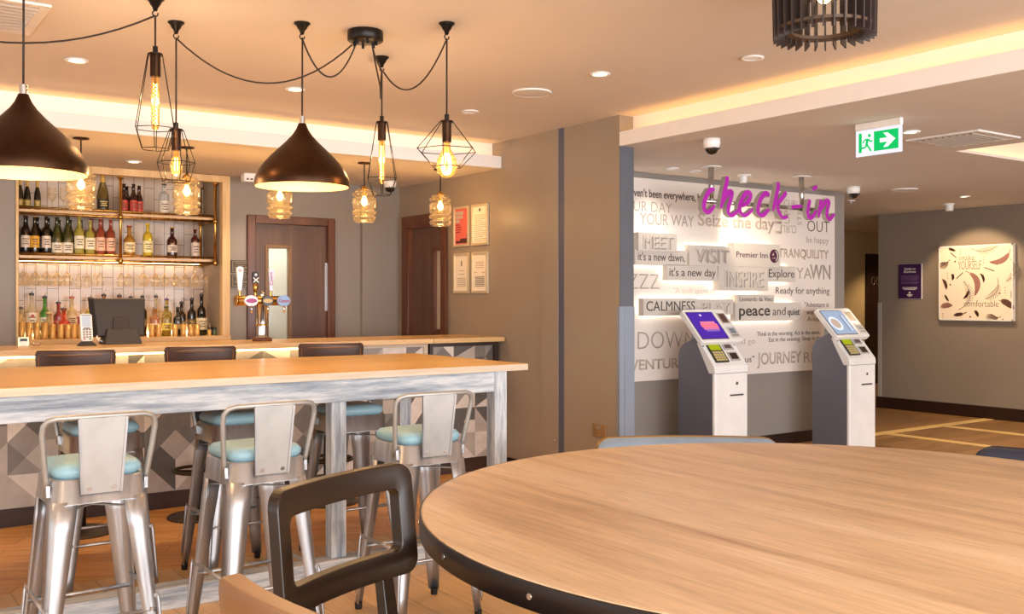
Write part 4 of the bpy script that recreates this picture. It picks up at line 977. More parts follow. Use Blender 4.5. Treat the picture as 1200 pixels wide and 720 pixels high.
for x, c, lb in ((2.845, '#d8a03a', 'orange jar at the right end of the back counter'), (2.862, '#6a3a86', 'purple jar at the right end of the back counter'), (2.886, '#4a6a3a', 'green jar at the right end of the back counter')):
    t = thing('small_jar', lb, 'jar', (x - .01 if c == '#d8a03a' else x, 8.68 if c != '#6a3a86' else 8.72, Z3 + .001), 0, 'small jars on the back counter')
    if c == '#4a6a3a': t.location.x = 2.884
    if c == '#d8a03a': t.location = (2.835, 8.66, Z3 + .001)
    MB().cyl((0, 0, 0), .016, .05, 14).build('jar_body', plain(c, .25, coat=.4, noise=0), t); MB().cyl((0, 0, .05), .017, .02, 14).build('lid', M['black'], t)
# glasses
CG = glass('#fffaf0', .05, .02, .85)
def wine_profile(kind):
    if kind == 'flute': return [(.03, 0), (.030, .002), (.004, .008), (.0035, .085), (.012, .10), (.022, .125), (.025, .17), (.021, .215)]
    return [(.034, 0), (.034, .002), (.005, .008), (.0038, .080), (.012, .088), (.030, .108), (.0365, .135), (.034, .165), (.028, .195)]
GME = {}
def stem_glass(kind, x, y, z, label, group, flip):
    o = bpy.data.objects.new('wine_glass' if kind != 'flute' else 'champagne_flute', None)
    if (kind, flip) not in GME:
        pf = wine_profile(kind); pf = [(r, -z_) for r, z_ in pf] if flip else pf
        st = [q for q in pf if abs(q[1]) <= .09]; bw = [q for q in pf if abs(q[1]) >= .079]
        a = MB().lathe(bw, 18).build('bowl', CG, None); b = MB().lathe(st, 12).build('stem', CG, None)
        GME[(kind, flip)] = (a.data, b.data); bpy.data.objects.remove(a); bpy.data.objects.remove(b)
    COL.objects.link(o); o.location = (x, y, z); tag(o, label, 'glass', group)
    for nm, me in zip(('bowl', 'stem'), GME[(kind, flip)]):
        c = bpy.data.objects.new(nm, me); COL.objects.link(c); c.parent = o
ZG = 1.765 - .05
for x in (1.352, 1.440, 1.520, 1.600, 1.680, 1.935, 2.106, 2.281, 2.390, 2.553, 2.640, 2.735, 2.815): stem_glass('wine', x, 8.74, ZG, 'clear stemmed wine glass hanging upside down in the front row under the lower shelf', 'wine glasses hanging in the front row', True)
for x in (1.400, 1.480, 1.560, 1.640, 1.72, 1.930, 2.201, 2.340, 2.430, 2.515, 2.600, 2.690, 2.775): stem_glass('wine', x, 8.90, ZG, 'clear stemmed wine glass hanging upside down in the back row under the lower shelf', 'wine glasses hanging in the back row', True)
stem_glass('flute', 1.770, 8.74, ZG, 'tall champagne flute hanging upside down, left of the brass post', 'hanging flutes', True)
stem_glass('flute', 1.850, 8.82, ZG, 'tall champagne flute hanging upside down, nearest the brass post', 'hanging flutes', True)
stem_glass('wine', 1.577, 8.80, Z1 + .001, 'upright wine glass on the upper shelf, nearer the dark champagne bottles', 'upright glasses on the upper shelf', False)
stem_glass('wine', 1.665, 8.80, Z1 + .001, 'upright wine glass on the upper shelf, nearer the glass pendant', 'upright glasses on the upper shelf', False)
t = thing('glass_rail', 'brass rails under the lower shelf from which stemware hangs', 'glass rack', (2.1, 8.82, 1.72))
for y in (8.70, 8.78, 8.86, 8.94): MB().tube([(-.77, y - 8.82, -.008), (.74, y - 8.82, -.008)], .004, 6).build('rail', M['brass'], t)
for i, (x, y) in enumerate(((2.85, 8.86), (2.895 - .005, 8.80))):
    t = thing('tumbler', 'small glass tumbler at the right end of the back counter, ' + ('further back' if i == 0 else 'against the grey side wall'), 'glass', (x if i == 0 else 2.868, y, Z3 + .001), 0, 'tumblers on the back counter')
    MB().lathe([(.001, .004), (.025, .004), (.033, .10), (.030, .0995), (.024, .008), (.001, .008)], 18).build('tumbler_body', CG, t)
# ================================================================== LEATHER BAR STOOLS at the bar
def leather_stool(x, y, rz, label):
    t = thing('leather_bar_stool', label, 'bar stool', (x, y, 0), rz, 'brown leather swivel stools at the bar')
    MB().lathe([(.001, .028), (.04, .026), (.15, .016), (.20, .010), (.205, 0), (.001, 0)], 36).build('base_disc', plain('#4a3a2f', .4, .3), t)
    MB().lathe([(.034, .026), (.034, .46), (.028, .47), (.028, .73)], 20).build('pole', M['blackmetal'], t)
    m = MB().tube([(.165*math.cos(a), .165*math.sin(a) + .02, .30) for a in [2*math.pi*i/28 for i in range(28)]], .011, 8, True)
    m.tube([(-.155, .02, .30), (0, 0, .295), (.155, .02, .30)], .009, 8); m.lathe([(.035, .28), (.042, .285), (.042, .315), (.035, .32)], 18)
    m.build('footrest_ring', plain('#3a2c22', .35, .6), t)
    s = MB().prism(rrect(-.21, .21, -.19, .21, .07), 'xy', .73, .81).build('seat', M['leather'], t, bevel=.018)
    # padded back: gently curved slab, top piped
    pts = []
    m = MB(); n = 9
    def ring(z, d, w): return [(w*math.sin(a*.0) if False else w*(2*k/(n-1)-1), -.235 + .05*(2*k/(n-1)-1)**2 - d, z) for k in range(n) for a in (0,)]
    Zs = [(.79, .0, .195), (.95, .02, .21), (1.09, .035, .218), (1.115, .035, .208)]
    b0 = len(m.v)
    for z, d, w in Zs: m.v += ring(z, d, w)
    for z, d, w in Zs: m.v += [(p[0], p[1] + .045, p[2]) for p in ring(z, d, w)]
    N = len(Zs)
    for i in range(N-1):
        for k in range(n-1):
            a = b0 + i*n + k; m.face([a, a+1, a+n+1, a+n], 0, True)
            c = a + N*n; m.face([c, c+n, c+n+1, c+1], 0, True)
    for k in range(n-1):
        a = b0 + (N-1)*n + k; m.face([a, a+1, a+1+N*n, a+N*n], 0); a = b0 + k; m.face([a+1, a, a+N*n, a+1+N*n], 0)
    for i in range(N-1):
        a = b0 + i*n; m.face([a, a+n, a+n+N*n, a+N*n], 0); a += n-1; m.face([a+n, a, a+N*n, a+n+N*n], 0)
    bk = m.build('backrest', M['leather'], t, bevel=.008)
    m = MB(); 
    for sx in (-1, 1): m.tube([(sx*p, -.235 + .05*(p/.2)**2 - dd, z) for p, dd, z in ((.175, .0, .80), (.19, .022, .95), (.196, .037, 1.085))], .005, 6)
    m.tube([(q, -.272 + .05*(q/.2)**2, 1.088) for q in (-.195, -.1, 0, .1, .195)], .005, 6)
    m.build('piping', plain('#7a4f2c', .4), bk)
    m = MB().box(-.03, .03, -.22, .02, .70, .73); m.build('seat_plate', M['blackmetal'], t)
leather_stool(1.30, 6.38, R(-18), 'brown leather bar stool nearest the card reader, leftmost of three at the bar')
leather_stool(2.03, 6.40, R(-16), 'brown leather bar stool in the middle of the bar, left of the beer tap')
leather_stool(2.90, 6.32, R(-20), 'brown leather bar stool right of the beer tap, in front of the bar')

# ================================================================== HIGH TABLE
t = thing('high_table', 'long high communal table with oak top and whitewashed blue frame', 'table', (1.4, 5.15, 0))
MB().box(-1.6, 3.275, 4.49, 5.80, 1.014, 1.05).build('tabletop', [M['tabletop']], t, world=True, bevel=.0015)
e = MB().box(-1.6, 3.277, 4.4885, 4.4905, 1.0145, 1.0485).build('front_edge_band', M['tableedge'], t, world=True)
MB().box(-1.5, 3.10, 4.56, 4.595, .895, 1.014).build('apron', M['ww'], t, world=True, bevel=.003)
MB().box(-1.5, 3.10, 5.69, 5.725, .895, 1.014).build('apron', M['ww'], t, world=True, bevel=.003)
MB().box(3.12, 3.155, 4.64, 5.66, .895, 1.014).build('apron', M['wwz'], t, world=True, bevel=.003)
for x0, x1, y0, y1 in ((3.095, 3.178, 4.555, 4.638), (3.095, 3.178, 5.65, 5.733), (-1.5, -1.417, 4.555, 4.638), (-1.5, -1.417, 5.65, 5.733)):
    MB().box(x0, x1, y0, y1, 0, 1.0135).build('leg', M['wwz'], t, world=True, bevel=.004)
MB().box(2.125, 2.208, 4.597, 4.67, .10, 1.0135).build('leg', M['wwz'], t, world=True, bevel=.004)
MB().box(-1.42, 3.095, 4.56, 4.67, 0, .10).build('floor_rail', M['ww'], t, world=True, bevel=.004)

# ================================================================== STEEL STOOLS
def steel_stool(label, group):
    t = thing('steel_stool', label, 'stool', (0, 0, 0), 0, group)
    H = .783
    # seat pan with rolled skirt
    m = MB(); prs = []
    for hw, z, r in ((.150, H, .05), (.158, H - .006, .055), (.164, H - .088, .055), (.166, H - .090, .055), (.158, H - .092, .05)): prs.append((rrect(-hw, hw, -hw, hw, r, 5), z))
    b = len(m.v); n = len(prs[0][0])
    for p, z in prs: m.v += [(x, y, z) for x, y in p]
    for i in range(len(prs) - 1):
        for k in range(n): l = (k+1) % n; m.face([b+i*n+k, b+i*n+l, b+(i+1)*n+l, b+(i+1)*n+k], 0, True)
    m.face([b + k for k in range(n)], 0)
    m.build('seat_pan', M['galv'], t)
    # cushion
    m = MB(); prs = [(rrect(-w, w, -w, w, r, 5), z) for w, r, z in ((.140, .05, H), (.152, .055, H + .012), (.153, .055, H + .028), (.140, .05, H + .045), (.10, .04, H + .053), (.02, .01, H + .055))]
    b = len(m.v)
    for p, z in prs: m.v += [(x, y, z) for x, y in p]
    for i in range(len(prs) - 1):
        for k in range(n): l = (k+1) % n; m.face([b+i*n+k, b+i*n+l, b+(i+1)*n+l, b+(i+1)*n+k], 0, True)
    m.face([b + (len(prs)-1)*n + k for k in range(n)], 0, True)
    m.build('seat_cushion', M['blue_seat'], t)
    # legs: folded sheet channels wrapped round each corner, tapering down
    for sx in (-1, 1):
        for sy in (-1, 1):
            m = MB(); L = []
            for k in range(7):
                u = k / 6; z = (H - .078)*(1 - u) + .028*u
                off = .105 + .095*u         # corner-centre distance
                w = .044*(1 - u) + .019*u       # half leg width
                rc = min(w*.9, .045*(1-u) + .012*u)
                cx = cy = off + (.160 - .105 - .0)*(1 - u)*0
                co = .163*(1 - u) + .212*u      # outer corner
                prof = []
                prof.append((co - 2*w, co)); prof.append((co - rc, co))
                for a in (67, 45, 23): prof.append((co - rc + rc*math.cos(R(a)), co - rc + rc*math.sin(R(a))))
                prof.append((co, co - rc)); prof.append((co, co - 2*w))
                inn = [(x - .004 if i > 1 else x, y - .004 if i < 5 else y) for i, (x, y) in enumerate(prof)][::-1]
                inn = [(min(x, co - .004), min(y, co - .004)) for x, y in inn]
                L.append([(sx*x, sy*y, z) for x, y in prof + inn])
            b = len(m.v); q = len(L[0])
            for l in L: m.v += l
            for i in range(len(L) - 1):
                for k in range(q): l = (k+1) % q; m.face([b+i*q+k, b+i*q+l, b+(i+1)*q+l, b+(i+1)*q+k], 0, True)
            m.face([b + k for k in range(q)]); m.face([b + (len(L)-1)*q + k for k in range(q)][::-1])
            lg = m.build('leg', M['galv'], t)
            MB().cyl((sx*.198, sy*.198, 0), .016, .03, 12, r2=.018).build('rubber_foot', M['black'], lg)
            m = MB().tube([(sx*(.163 + .049*u + .001), sy*(.163 + .049*u + .001), (H-.078)*(1-u) + .028*u) for u in (.52, .56, .75, .9, .94)], [.001, .006, .006, .006, .001], 6)
            m.build('pressed_rib', M['galv'], lg)
            MB().cyl((sx*.168, sy*.193, .285), .008, .012, 8).build('bolt', M['steel'], lg)
    zf = .285; e = .186
    for sx, sy, dx in ((0, -1, 1), (0, 1, 1), (-1, 0, 0), (1, 0, 0)):
        p = ((-e, sy*e, zf), (e, sy*e, zf)) if dx else ((sx*e, -e, zf + .05), (sx*e, e, zf + .05))
        MB().tube(p, .008, 8).build('foot_rail', M['galv'], t)
    m = MB()
    for a in (1, -1): m.hexa([(-.15, -a*.15 - .012, H-.125), (.15, a*.15 - .012, H-.125), (.15, a*.15 + .012, H-.125), (-.15, -a*.15 + .012, H-.125)], [(-.15, -a*.15 - .012, H-.12), (.15, a*.15 - .012, H-.12), (.15, a*.15 + .012, H-.12), (-.15, -a*.15 + .012, H-.12)])
    m.build('cross_brace', M['galv_dull'], t)
    # low back: bent tube hoop + tapered plate
    pts = [(-.172, .02, H - .045), (-.174, -.03, H), (-.184, -.10, H + .05)]
    tube = [(-.168, -.098, H - .05), (-.172, -.112, H + .0), (-.184, -.135, H + .10), (-.190, -.150, H + .165), (-.187, -.157, H + .192), (-.174, -.166, H + .210), (-.147, -.176, H + .218), (0, -.192, H + .220)]
    tube = tube + [(-x, y, z) for x, y, z in tube[-2::-1]]
    MB().tube(tube, .0105, 10).build('back_hoop', M['galv_dull'], t)
    m = MB().hexa([(-.064, -.171, H - .055), (.064, -.171, H - .055), (.064, -.168, H - .055), (-.064, -.168, H - .055)], [(-.079, -.200, H + .216), (.079, -.200, H + .216), (.079, -.197, H + .216), (-.079, -.197, H + .216)])
    bp = m.build('back_plate', M['galv_dull'], t)
    m = MB()
    for s in (-1, 1): m.hexa([(s*.066 - .004, -.176, H - .055), (s*.066 + .004, -.176, H - .055), (s*.066 + .004, -.166, H - .055), (s*.066 - .004, -.166, H - .055)], [(s*.080 - .004, -.204, H + .213), (s*.080 + .004, -.204, H + .213), (s*.080 + .004, -.194, H + .213), (s*.080 - .004, -.194, H + .213)])
    m.build('folded_edge', M['galv'], bp)
    m = MB()
    for s in (-1, 1): m.tube([(s*.042, -.170, H - .036), (s*.042, -.178, H - .037)], .008, 10)
    m.build('bolt', M['chrome'], bp)
    for s in (-1, 1):
        MB().box(s*.166 - .008, s*.166 + .008, -.125, -.085, H - .065, H - .02).build('hoop_bracket', M['galv'], t, bevel=.003)
    return t
s0 = steel_stool('galvanised steel stool with pale blue seat, near side of the high table, leftmost', 'steel stools at the high table')
s0.location = (.825, 3.87, 0)
dup(s0, (1.455, 3.88, 0), R(2), 'galvanised steel stool with pale blue seat, near side, standing behind the dark chair back')
dup(s0, (2.215, 3.88, 0), R(-1), 'galvanised steel stool with pale blue seat, near side, beside the round table edge')
dup(s0, (1.11, 5.0, 0), R(180), 'galvanised steel stool at the far side of the high table, leftmost of three there')
dup(s0, (1.77, 5.0, 0), R(181), 'galvanised steel stool at the far side of the high table, middle of the far three')
dup(s0, (2.42, 5.0, 0), R(179), 'galvanised steel stool at the far side, behind the middle leg of the high table')

# ================================================================== ROUND TABLE
RT = (2.717, 2.024); RR = 1.35
t = thing('round_table', 'large round oak table with dark banded rim in the foreground', 'table', (RT[0], RT[1], 0))
m = MB().lathe([(RR - .012, .75), (RR - .004, .748), (RR - .004, .704)], 128); m.disc((0, 0, .75), RR - .012, 128); m.disc((0, 0, .704), RR - .004, 128, up=False)
m.build('tabletop', M['round'], t)
m = MB().lathe([(RR - .004, .7485), (RR, .748), (RR + .001, .746), (RR + .001, .682), (RR - .012, .682), (RR - .012, .7035)], 128); bd = m.build('rim_band', M['band'], t)
for k in range(20):
    a = 2*math.pi*(k + .35)/20
    m = MB().tube([(RR*math.cos(a), RR*math.sin(a), .715), ((RR+.004)*math.cos(a), (RR+.004)*math.sin(a), .715)], .008, 12); m.build('rim_screw', M['steel'], bd)
MB().lathe([(.10, .02), (.09, .05), (.075, .08), (.07, .60), (.12, .68), (.30, .703), (.001, .703)], 32).build('pedestal', M['blackmetal'], t)
MB().lathe([(.001, .022), (.40, .018), (.42, .01), (.42, 0), (.001, 0)], 48).build('base_plate', M['blackmetal'], t)

# ================================================================== WOODEN CHAIRS (open frame back)
def frame_chair(A, B, ztop, mats, label, bow=.03, h=.30, flip=1):
    A = Vector((A[0], A[1], 0)); B = Vector((B[0], B[1], 0)); W = (B - A).length; ux = (B - A).normalized(); ang = math.atan2(ux.y, ux.x)
    mid = (A + B) / 2
    t = thing('wooden_chair', label, 'chair', (mid.x, mid.y, 0), ang)
    # local: x along back, +y = outer (away from sitter) when flip=1
    hw = W / 2; th = .036; rail = .068; post = .052; lean = .05
    def yb(x, z): return flip * (bow * (1 - (x/hw)**2) + lean * (z - .45) / .5)
    m = MB(); n = 17
    # closed rounded-rectangle frame swept as grid with a hole
    outer = rrect(-hw, hw, ztop - h, ztop, .045, 6); inner = rrect(-hw + post, hw - post, ztop - h + rail, ztop - rail, .022, 6)
    def sub(poly, k=6):
        r = []
        for i in range(len(poly)):
            a, b = poly[i], poly[(i+1) % len(poly)]
            d = math.hypot(b[0]-a[0], b[1]-a[1]); q = max(1, int(d / .06)) if d > .08 else 1
            r.append(a)
        return r
    # resample both outlines to equal counts by corner arcs plus straight subdivisions
    def resamp(x0, x1, z0, z1, r):
        p = []; cs = ((x1-r, z1-r, 0), (x0+r, z1-r, 90), (x0+r, z0+r, 180), (x1-r, z0+r, 270))
        for i, (cx, cz, a0) in enumerate(cs):
            arc = [(cx + r*math.cos(R(a0 + 15*k)), cz + r*math.sin(R(a0 + 15*k))) for k in range(7)]; p += arc
            nx = cs[(i+1) % 4]; st = (nx[0] + r*math.cos(R(nx[2])), nx[1] + r*math.sin(R(nx[2])))
            for k in range(1, 8): p.append((arc[-1][0] + (st[0]-arc[-1][0])*k/8, arc[-1][1] + (st[1]-arc[-1][1])*k/8))
        return p
    o_ = resamp(-hw, hw, ztop - h, ztop, .045); i_ = resamp(-hw + post, hw - post, ztop - h + rail, ztop - rail, .022)
    N = len(o_); b = 0
    for d in (-th/2, th/2):
        m.v += [(x, yb(x, z) + d, z) for x, z in o_]; m.v += [(x, yb(x, z) + d, z) for x, z in i_]
    for k in range(N):
        l = (k+1) % N
        m.face([k, l, N+l, N+k], 0, True); m.face([2*N+k, 3*N+k, 3*N+l, 2*N+l], 0, True)
        m.face([k, 2*N+k, 2*N+l, l], 0); m.face([N+k, N+l, 3*N+l, 3*N+k], 0)
    m.build('back_frame', mats, t, bevel=.004)
    px = hw - .11; zb = ztop - h
    for s in (-1, 1):
        m = MB(); y0 = yb(s*px, zb + .02); yl = flip*(.01); 
        w = .028
        m.hexa([(s*px - w*.7, flip*.10 - w*.6, 0), (s*px + w*.7, flip*.10 - w*.6, 0), (s*px + w*.7, flip*.10 + w*.6, 0), (s*px - w*.7, flip*.10 + w*.6, 0)], [(s*px - w, yl - w*.6, .43), (s*px + w, yl - w*.6, .43), (s*px + w, yl + w*.6, .43), (s*px - w, yl + w*.6, .43)])
        m.hexa([(s*px - w, yl - w*.6, .43), (s*px + w, yl - w*.6, .43), (s*px + w, yl + w*.6, .43), (s*px - w, yl + w*.6, .43)], [(s*px - w*.8, y0 - w*.55, zb + .012), (s*px + w*.8, y0 - w*.55, zb + .012), (s*px + w*.8, y0 + w*.55, zb + .012), (s*px - w*.8, y0 + w*.55, zb + .012)])
        m.build('leg', mats, t, bevel=.003)
        m = MB(); yf = -flip*.42
        m.hexa([(s*(px+.05) - .016, yf - .016, 0), (s*(px+.05) + .016, yf - .016, 0), (s*(px+.05) + .016, yf + .016, 0), (s*(px+.05) - .016, yf + .016, 0)], [(s*(px+.03) - .024, yf + flip*.02 - .024, .43), (s*(px+.03) + .024, yf + flip*.02 - .024, .43), (s*(px+.03) + .024, yf + flip*.02 + .024, .43), (s*(px+.03) - .024, yf + flip*.02 + .024, .43)])
        m.build('leg', mats, t, bevel=.003)
    ys = sorted((-flip*.44, flip*.02))
    MB().box(-px - .02, px + .02, ys[0] + .03, ys[1] - .01, .38, .43).build('seat_frame', mats, t, bevel=.004)
    MB().prism(rrect(-.22, .22, ys[0], ys[1], .05), 'xy', .43, .475).build('seat_pad', M['leather'], t, bevel=.012)
    return t
frame_chair((.904, 2.204), (1.389, 2.417), .955, M['chairwood'], 'dark stained wooden chair with open rectangular back, left of the round table', bow=.035, h=.305, flip=1)
A2 = (.625, 1.680); C2 = (.697, 1.187)
frame_chair(C2, A2, .952, M['chairwood_lit'], 'wooden chair with light painted into its brown, curved top rail showing at the bottom edge', bow=.03, h=.29, flip=1)

# upholstered low chairs beyond the round table
def tub_chair(c, ang, w, ztop, mat, label, trim):
    t = thing('upholstered_chair', label, 'chair', (c[0], c[1], 0), ang)
    hw = w / 2; n = 41; m = MB(); th = .05; b = 0
    def y(x): return .07 * (1 - (x/hw)**2)
    prof = [(0, .40), (0, ztop - .03), (.012, ztop - .008), (.03, ztop), (.048, ztop - .008), (.06, ztop - .03), (.06, .40)]
    rows = []
    for k in range(n):
        x = -hw + w*k/(n-1); e = min(1, max(0, abs(x) - (hw - .08)) / .08); dz = -.07*(1 - math.sqrt(1 - e*e))
        m.v += [(x, y(x) + a - .03, z + (dz if z > .45 else 0)) for a, z in prof]
    P = len(prof)
    for k in range(n-1):
        for i in range(P):
            j = (i+1) % P; m.face([k*P+i, k*P+j, (k+1)*P+j, (k+1)*P+i], 0, i not in (P-1,))
    m.face(list(range(P))); m.face([(n-1)*P + i for i in range(P)][::-1])
    m.build('backrest', mat, t)
    m = MB(); m.tube([(-hw + w*k/(n-1), y(-hw + w*k/(n-1)) + .034, ztop - .005 - .07*(1 - math.sqrt(max(0, 1 - (max(0, abs(-hw + w*k/(n-1)) - (hw - .08))/.08)**2)))) for k in range(n)], .008, 6)
    for s in (-1, 1): m.tube([(s*hw, .03, .42), (s*hw, .03, ztop - .075)], .010, 8)
    m.build('back_trim', trim, t)
    MB().prism(rrect(-hw + .04, hw - .04, -.48, .02, .06), 'xy', .34, .44).build('seat', mat, t, bevel=.02)
    for sx in (-1, 1):
        for yy in (-.43, .0): MB().cyl((sx*(hw - .09), yy, 0), .014, .345, 10, r2=.02).build('leg', M['blackmetal'], t)
ang = math.atan2(3.245 - 3.733, 3.868 - 3.176)
tub_chair((3.53, 3.49), ang, .92, .722, M['leather_blue'], 'low pale blue leather chair back showing just beyond the round table', plain('#a8834a', .3, .8))
tub_chair((4.50, 2.12), R(-86), .86, .722, M['leather_dark'], 'low dark blue leather chair back beyond the round table at the right edge', plain('#3a3038', .35))

# ================================================================== CHECK-IN WALL: word panel
YP = 6.25
PANEL_TEXT = [
    ("I haven't been everywhere, but", 5.567, 6.545, 2.289, 2.355, 'b', 'tdark'),
    ('YOUR DAY', 5.487, 6.121, 2.163, 2.251, 't', 'tgrey'),
    ('YOUR WAY', 5.748, 6.394, 2.054, 2.151, 'm', 'tgrey'),
    ('Seize the day', 6.448, 7.473, 2.071, 2.182, 'b', 'ttan'),
    ('OUT', 7.967, 8.313, 2.078, 2.188, 't', 'tdark'),
    ('be happy', 7.954, 8.300, 1.967, 2.027, 'm', 'tgrey'),
    ('TRANQUILITY', 7.535, 8.300, 1.814, 1.897, 'b', 'ttan'),
    ('YA', 7.799, 8.033, 1.609, 1.717, 'm', 'tgrey'),
    ('WN', 8.006, 8.327, 1.611, 1.747, 'b', 'tgrey'),
    ('ZZZ', 5.611, 5.977, 1.497, 1.629, 't', 'tgrey'),
    ('Ready for anything', 7.498, 8.313, 1.462, 1.525, 'm', 'tdark'),
    ('"A well spent day', 6.141, 6.712, 1.462, 1.512, 't', 'tfaint'),
    ('"Adventure is', 7.928, 8.300, 1.331, 1.378, 'm', 'tdark'),
    ('worth.', 7.954, 8.152, 1.259, 1.306, 'm', 'tdark'),
    ('Aristotle', 7.967, 8.259, 1.191, 1.238, 't', 'tdark'),
    ('LIE DOWN', 5.393, 6.416, 0.982, 1.133, 't', 'tgrey'),
    ('ADVENTURE', 5.421, 6.277, 0.807, 0.891, 'b', 'ttan'),
    ('and go', 6.915, 7.207, 0.991, 1.042, 't', 'tgrey'),
    ('Think in the morning. Act in the noon.', 7.231, 8.165, 1.061, 1.102, 'm', 'tdark'),
    ('Eat in the evening. Sleep in the night.', 7.400, 8.340, 1.003, 1.044, 'm', 'tdark'),
    ('JOURNEY', 7.231, 7.876, 0.793, 0.900, 'b', 'ttan'),
    ('RELAX', 7.915, 8.478, 0.785, 0.888, 't', 'tgrey'),
    ('for us"', 6.893, 7.195, 0.820, 0.876, 'm', 'tdark'),
]
BLOCKS = [
    ('MEET', 5.634, 6.082, 1.818, 1.975, 'o'),
    ("it's a new dawn,", 5.615, 6.228, 1.702, 1.835, 'k'),
    ('VISIT', 6.243, 6.804, 1.706, 1.886, 'o'),
    ('Premier Inn', 6.793, 7.438, 1.706, 1.924, 'p'),
    ("it's a new day", 5.980, 6.614, 1.574, 1.710, 'k'),
    ('INSPIRE', 6.603, 7.269, 1.487, 1.706, 'o'),
    ('Explore', 7.233, 7.686, 1.574, 1.724, 'k'),
    ('Leonardo da Vinci', 6.872, 7.377, 1.368, 1.448, 'k'),
    ('CALMNESS', 5.702, 6.344, 1.269, 1.416, 'k'),
    ('PLAY', 6.344, 6.815, 1.270, 1.408, 'o'),
    ('peace and quiet', 6.826, 7.750, 1.208, 1.376, 'k'),
]
t = thing('word_panel', 'large off-white wall panel covered in printed words and raised word blocks', 'wall panel', (6.7, YP + .015, .70))
MB().box(4.80, 8.40, YP, YP + .03, .706, 2.45).build('panel_board', M['panel'], t, world=True, bevel=.003)
for txt, x0, x1, z0, z1, w, c in PANEL_TEXT:
    lettering(txt, (x0, YP - .0002, z0), (1, 0, 0), (0, 0, 1), x1 - x0, z1 - z0, M[c], t, 'printed_words', w, .0015)
lettering('CURL', (7.62, YP - .0002, 2.06), (-1, 0, 0), (0, 0, -1), -.0 + .19, .07, M['tgrey'], t, 'printed_words', 't', .0015) if False else None
lettering('CURL', (7.80, YP - .0002, 2.125), (-1, 0, 0), (0, 0, -1), .20, .075, M['tgrey'], t, 'printed_words', 't', .0015)
lettering('UP', (7.70, YP - .0002, 2.14), (0, 0, 1), (-1, 0, 0), .13, .075, M['tgrey'], t, 'printed_words', 't', .0015)
lettering('CURL UP', (7.62, YP - .0002, 2.31), (1, 0, 0), (0, 0, 1), .36, .06, M['tgrey'], t, 'printed_words', 't', .0015)
lettering('STEP', (7.88, YP - .0002, 2.13), (0, 0, 1), (-1, 0, 0), .20, .06, M['tgrey'], t, 'printed_words', 't', .0015)
lettering('LIE', (7.58, YP - .0002, 2.04), (0, 0, 1), (-1, 0, 0), .22, .10, M['ttan'], t, 'printed_words', 'b', .0015)
lettering('FLAT', (8.02, YP - .0002, 2.24), (1, 0, 0), (0, 0, 1), .28, .07, M['tdark'], t, 'printed_words', 't', .0015)
HALO = emit('#fff0dc', 7, 'halo_led')
for i, (txt, x0, x1, z0, z1, kind) in enumerate(BLOCKS):
    dy = {'MEET': .02, 'VISIT': .012, 'Premier Inn': .02, 'INSPIRE': .02, 'peace and quiet': .012, 'CALMNESS': .008}.get(txt, 0)
    yf = YP - .085 - dy
    b = MB().box(x0, x1, yf, YP - .028, z0, z1).build('word_block', M['block'], t, world=True, bevel=.002)
    if txt not in ('Leonardo da Vinci',):
        MB().box(x0 + .03, x1 - .03, YP - .022, YP - .012, z0 + .02, z1 - .02).build('halo_led', HALO, b, world=True)
    w = x1 - x0; h = z1 - z0
    if kind == 'k':
        f = .30 if txt.islower() or txt[0] in 'iL' else .46
        cap = h * (.56 if txt.isupper() else .50)
        if txt == 'peace and quiet':
            lettering('peace', (x0 + .05, yf, z0 + h*.30), (1, 0, 0), (0, 0, 1), w*.46, h*.58, M['tk'], b, 'lettering', 'b', .002)
            lettering('and', (x0 + .05 + w*.50, yf, z0 + h*.30), (1, 0, 0), (0, 0, 1), w*.20, h*.46, M['tdark'], b, 'lettering', 'm', .002)
            lettering('quiet', (x0 + .05 + w*.73, yf, z0 + h*.30), (1, 0, 0), (0, 0, 1), w*.19, h*.36, M['tk'], b, 'lettering', 'b', .002)
        else:
            xo = .14 if txt == 'Explore' else .05
            lettering(txt, (x0 + w*xo, yf, z0 + h*.28), (1, 0, 0), (0, 0, 1), w*(.95 - xo), cap, M['tk'], b, 'lettering', 'm', .002)
    elif kind == 'o':
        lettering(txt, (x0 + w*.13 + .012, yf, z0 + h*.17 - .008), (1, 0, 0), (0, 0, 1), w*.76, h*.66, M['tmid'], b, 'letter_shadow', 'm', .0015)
        lettering(txt, (x0 + w*.11, yf, z0 + h*.18), (1, 0, 0), (0, 0, 1), w*.76, h*.66, M['block'] if txt != 'VISIT' else M['tfaint'], b, 'lettering', 'm' if txt != 'VISIT' else 't', .006)
    else:
        lettering(txt, (x0 + w*.06, yf, z0 + h*.40), (1, 0, 0), (0, 0, 1), w*.66, h*.24, M['maroon'], b, 'lettering', 'm', .002)
        cx, cz, r = x0 + w*.865, z0 + h*.50, w*.098
        lo = MB().prism([(cx + r*math.cos(a), cz + r*math.sin(a)) for a in [2*math.pi*k/32 for k in range(32)]], 'xz', yf - .003, yf + .001).build('logo_disc', M['maroon'], b, world=True)
        moon = [(cx + r*.80*math.cos(a), cz + r*.80*math.sin(a)) for a in [R(-70 + 150*k/20) for k in range(21)]] + [(cx - r*.12 + r*.72*math.cos(a), cz + r*.02 + r*.72*math.sin(a)) for a in [R(72 - 134*k/20) for k in range(21)]]
        MB().prism(moon, 'xz', yf - .005, yf - .002).build('logo_moon', M['block'], lo, world=True)
        m = MB()
        for sx_, sz_, sr in ((-.28, .22, .24), (.02, -.30, .16), (-.36, -.34, .12)):
            m.prism([(cx + r*sx_ + r*sr*(1 if k % 2 == 0 else .42)*math.cos(R(90 + 36*k)), cz + r*sz_ + r*sr*(1 if k % 2 == 0 else .42)*math.sin(R(90 + 36*k))) for k in range(10)], 'xz', yf - .005, yf - .002)
        m.build('logo_stars', M['block'], lo, world=True)

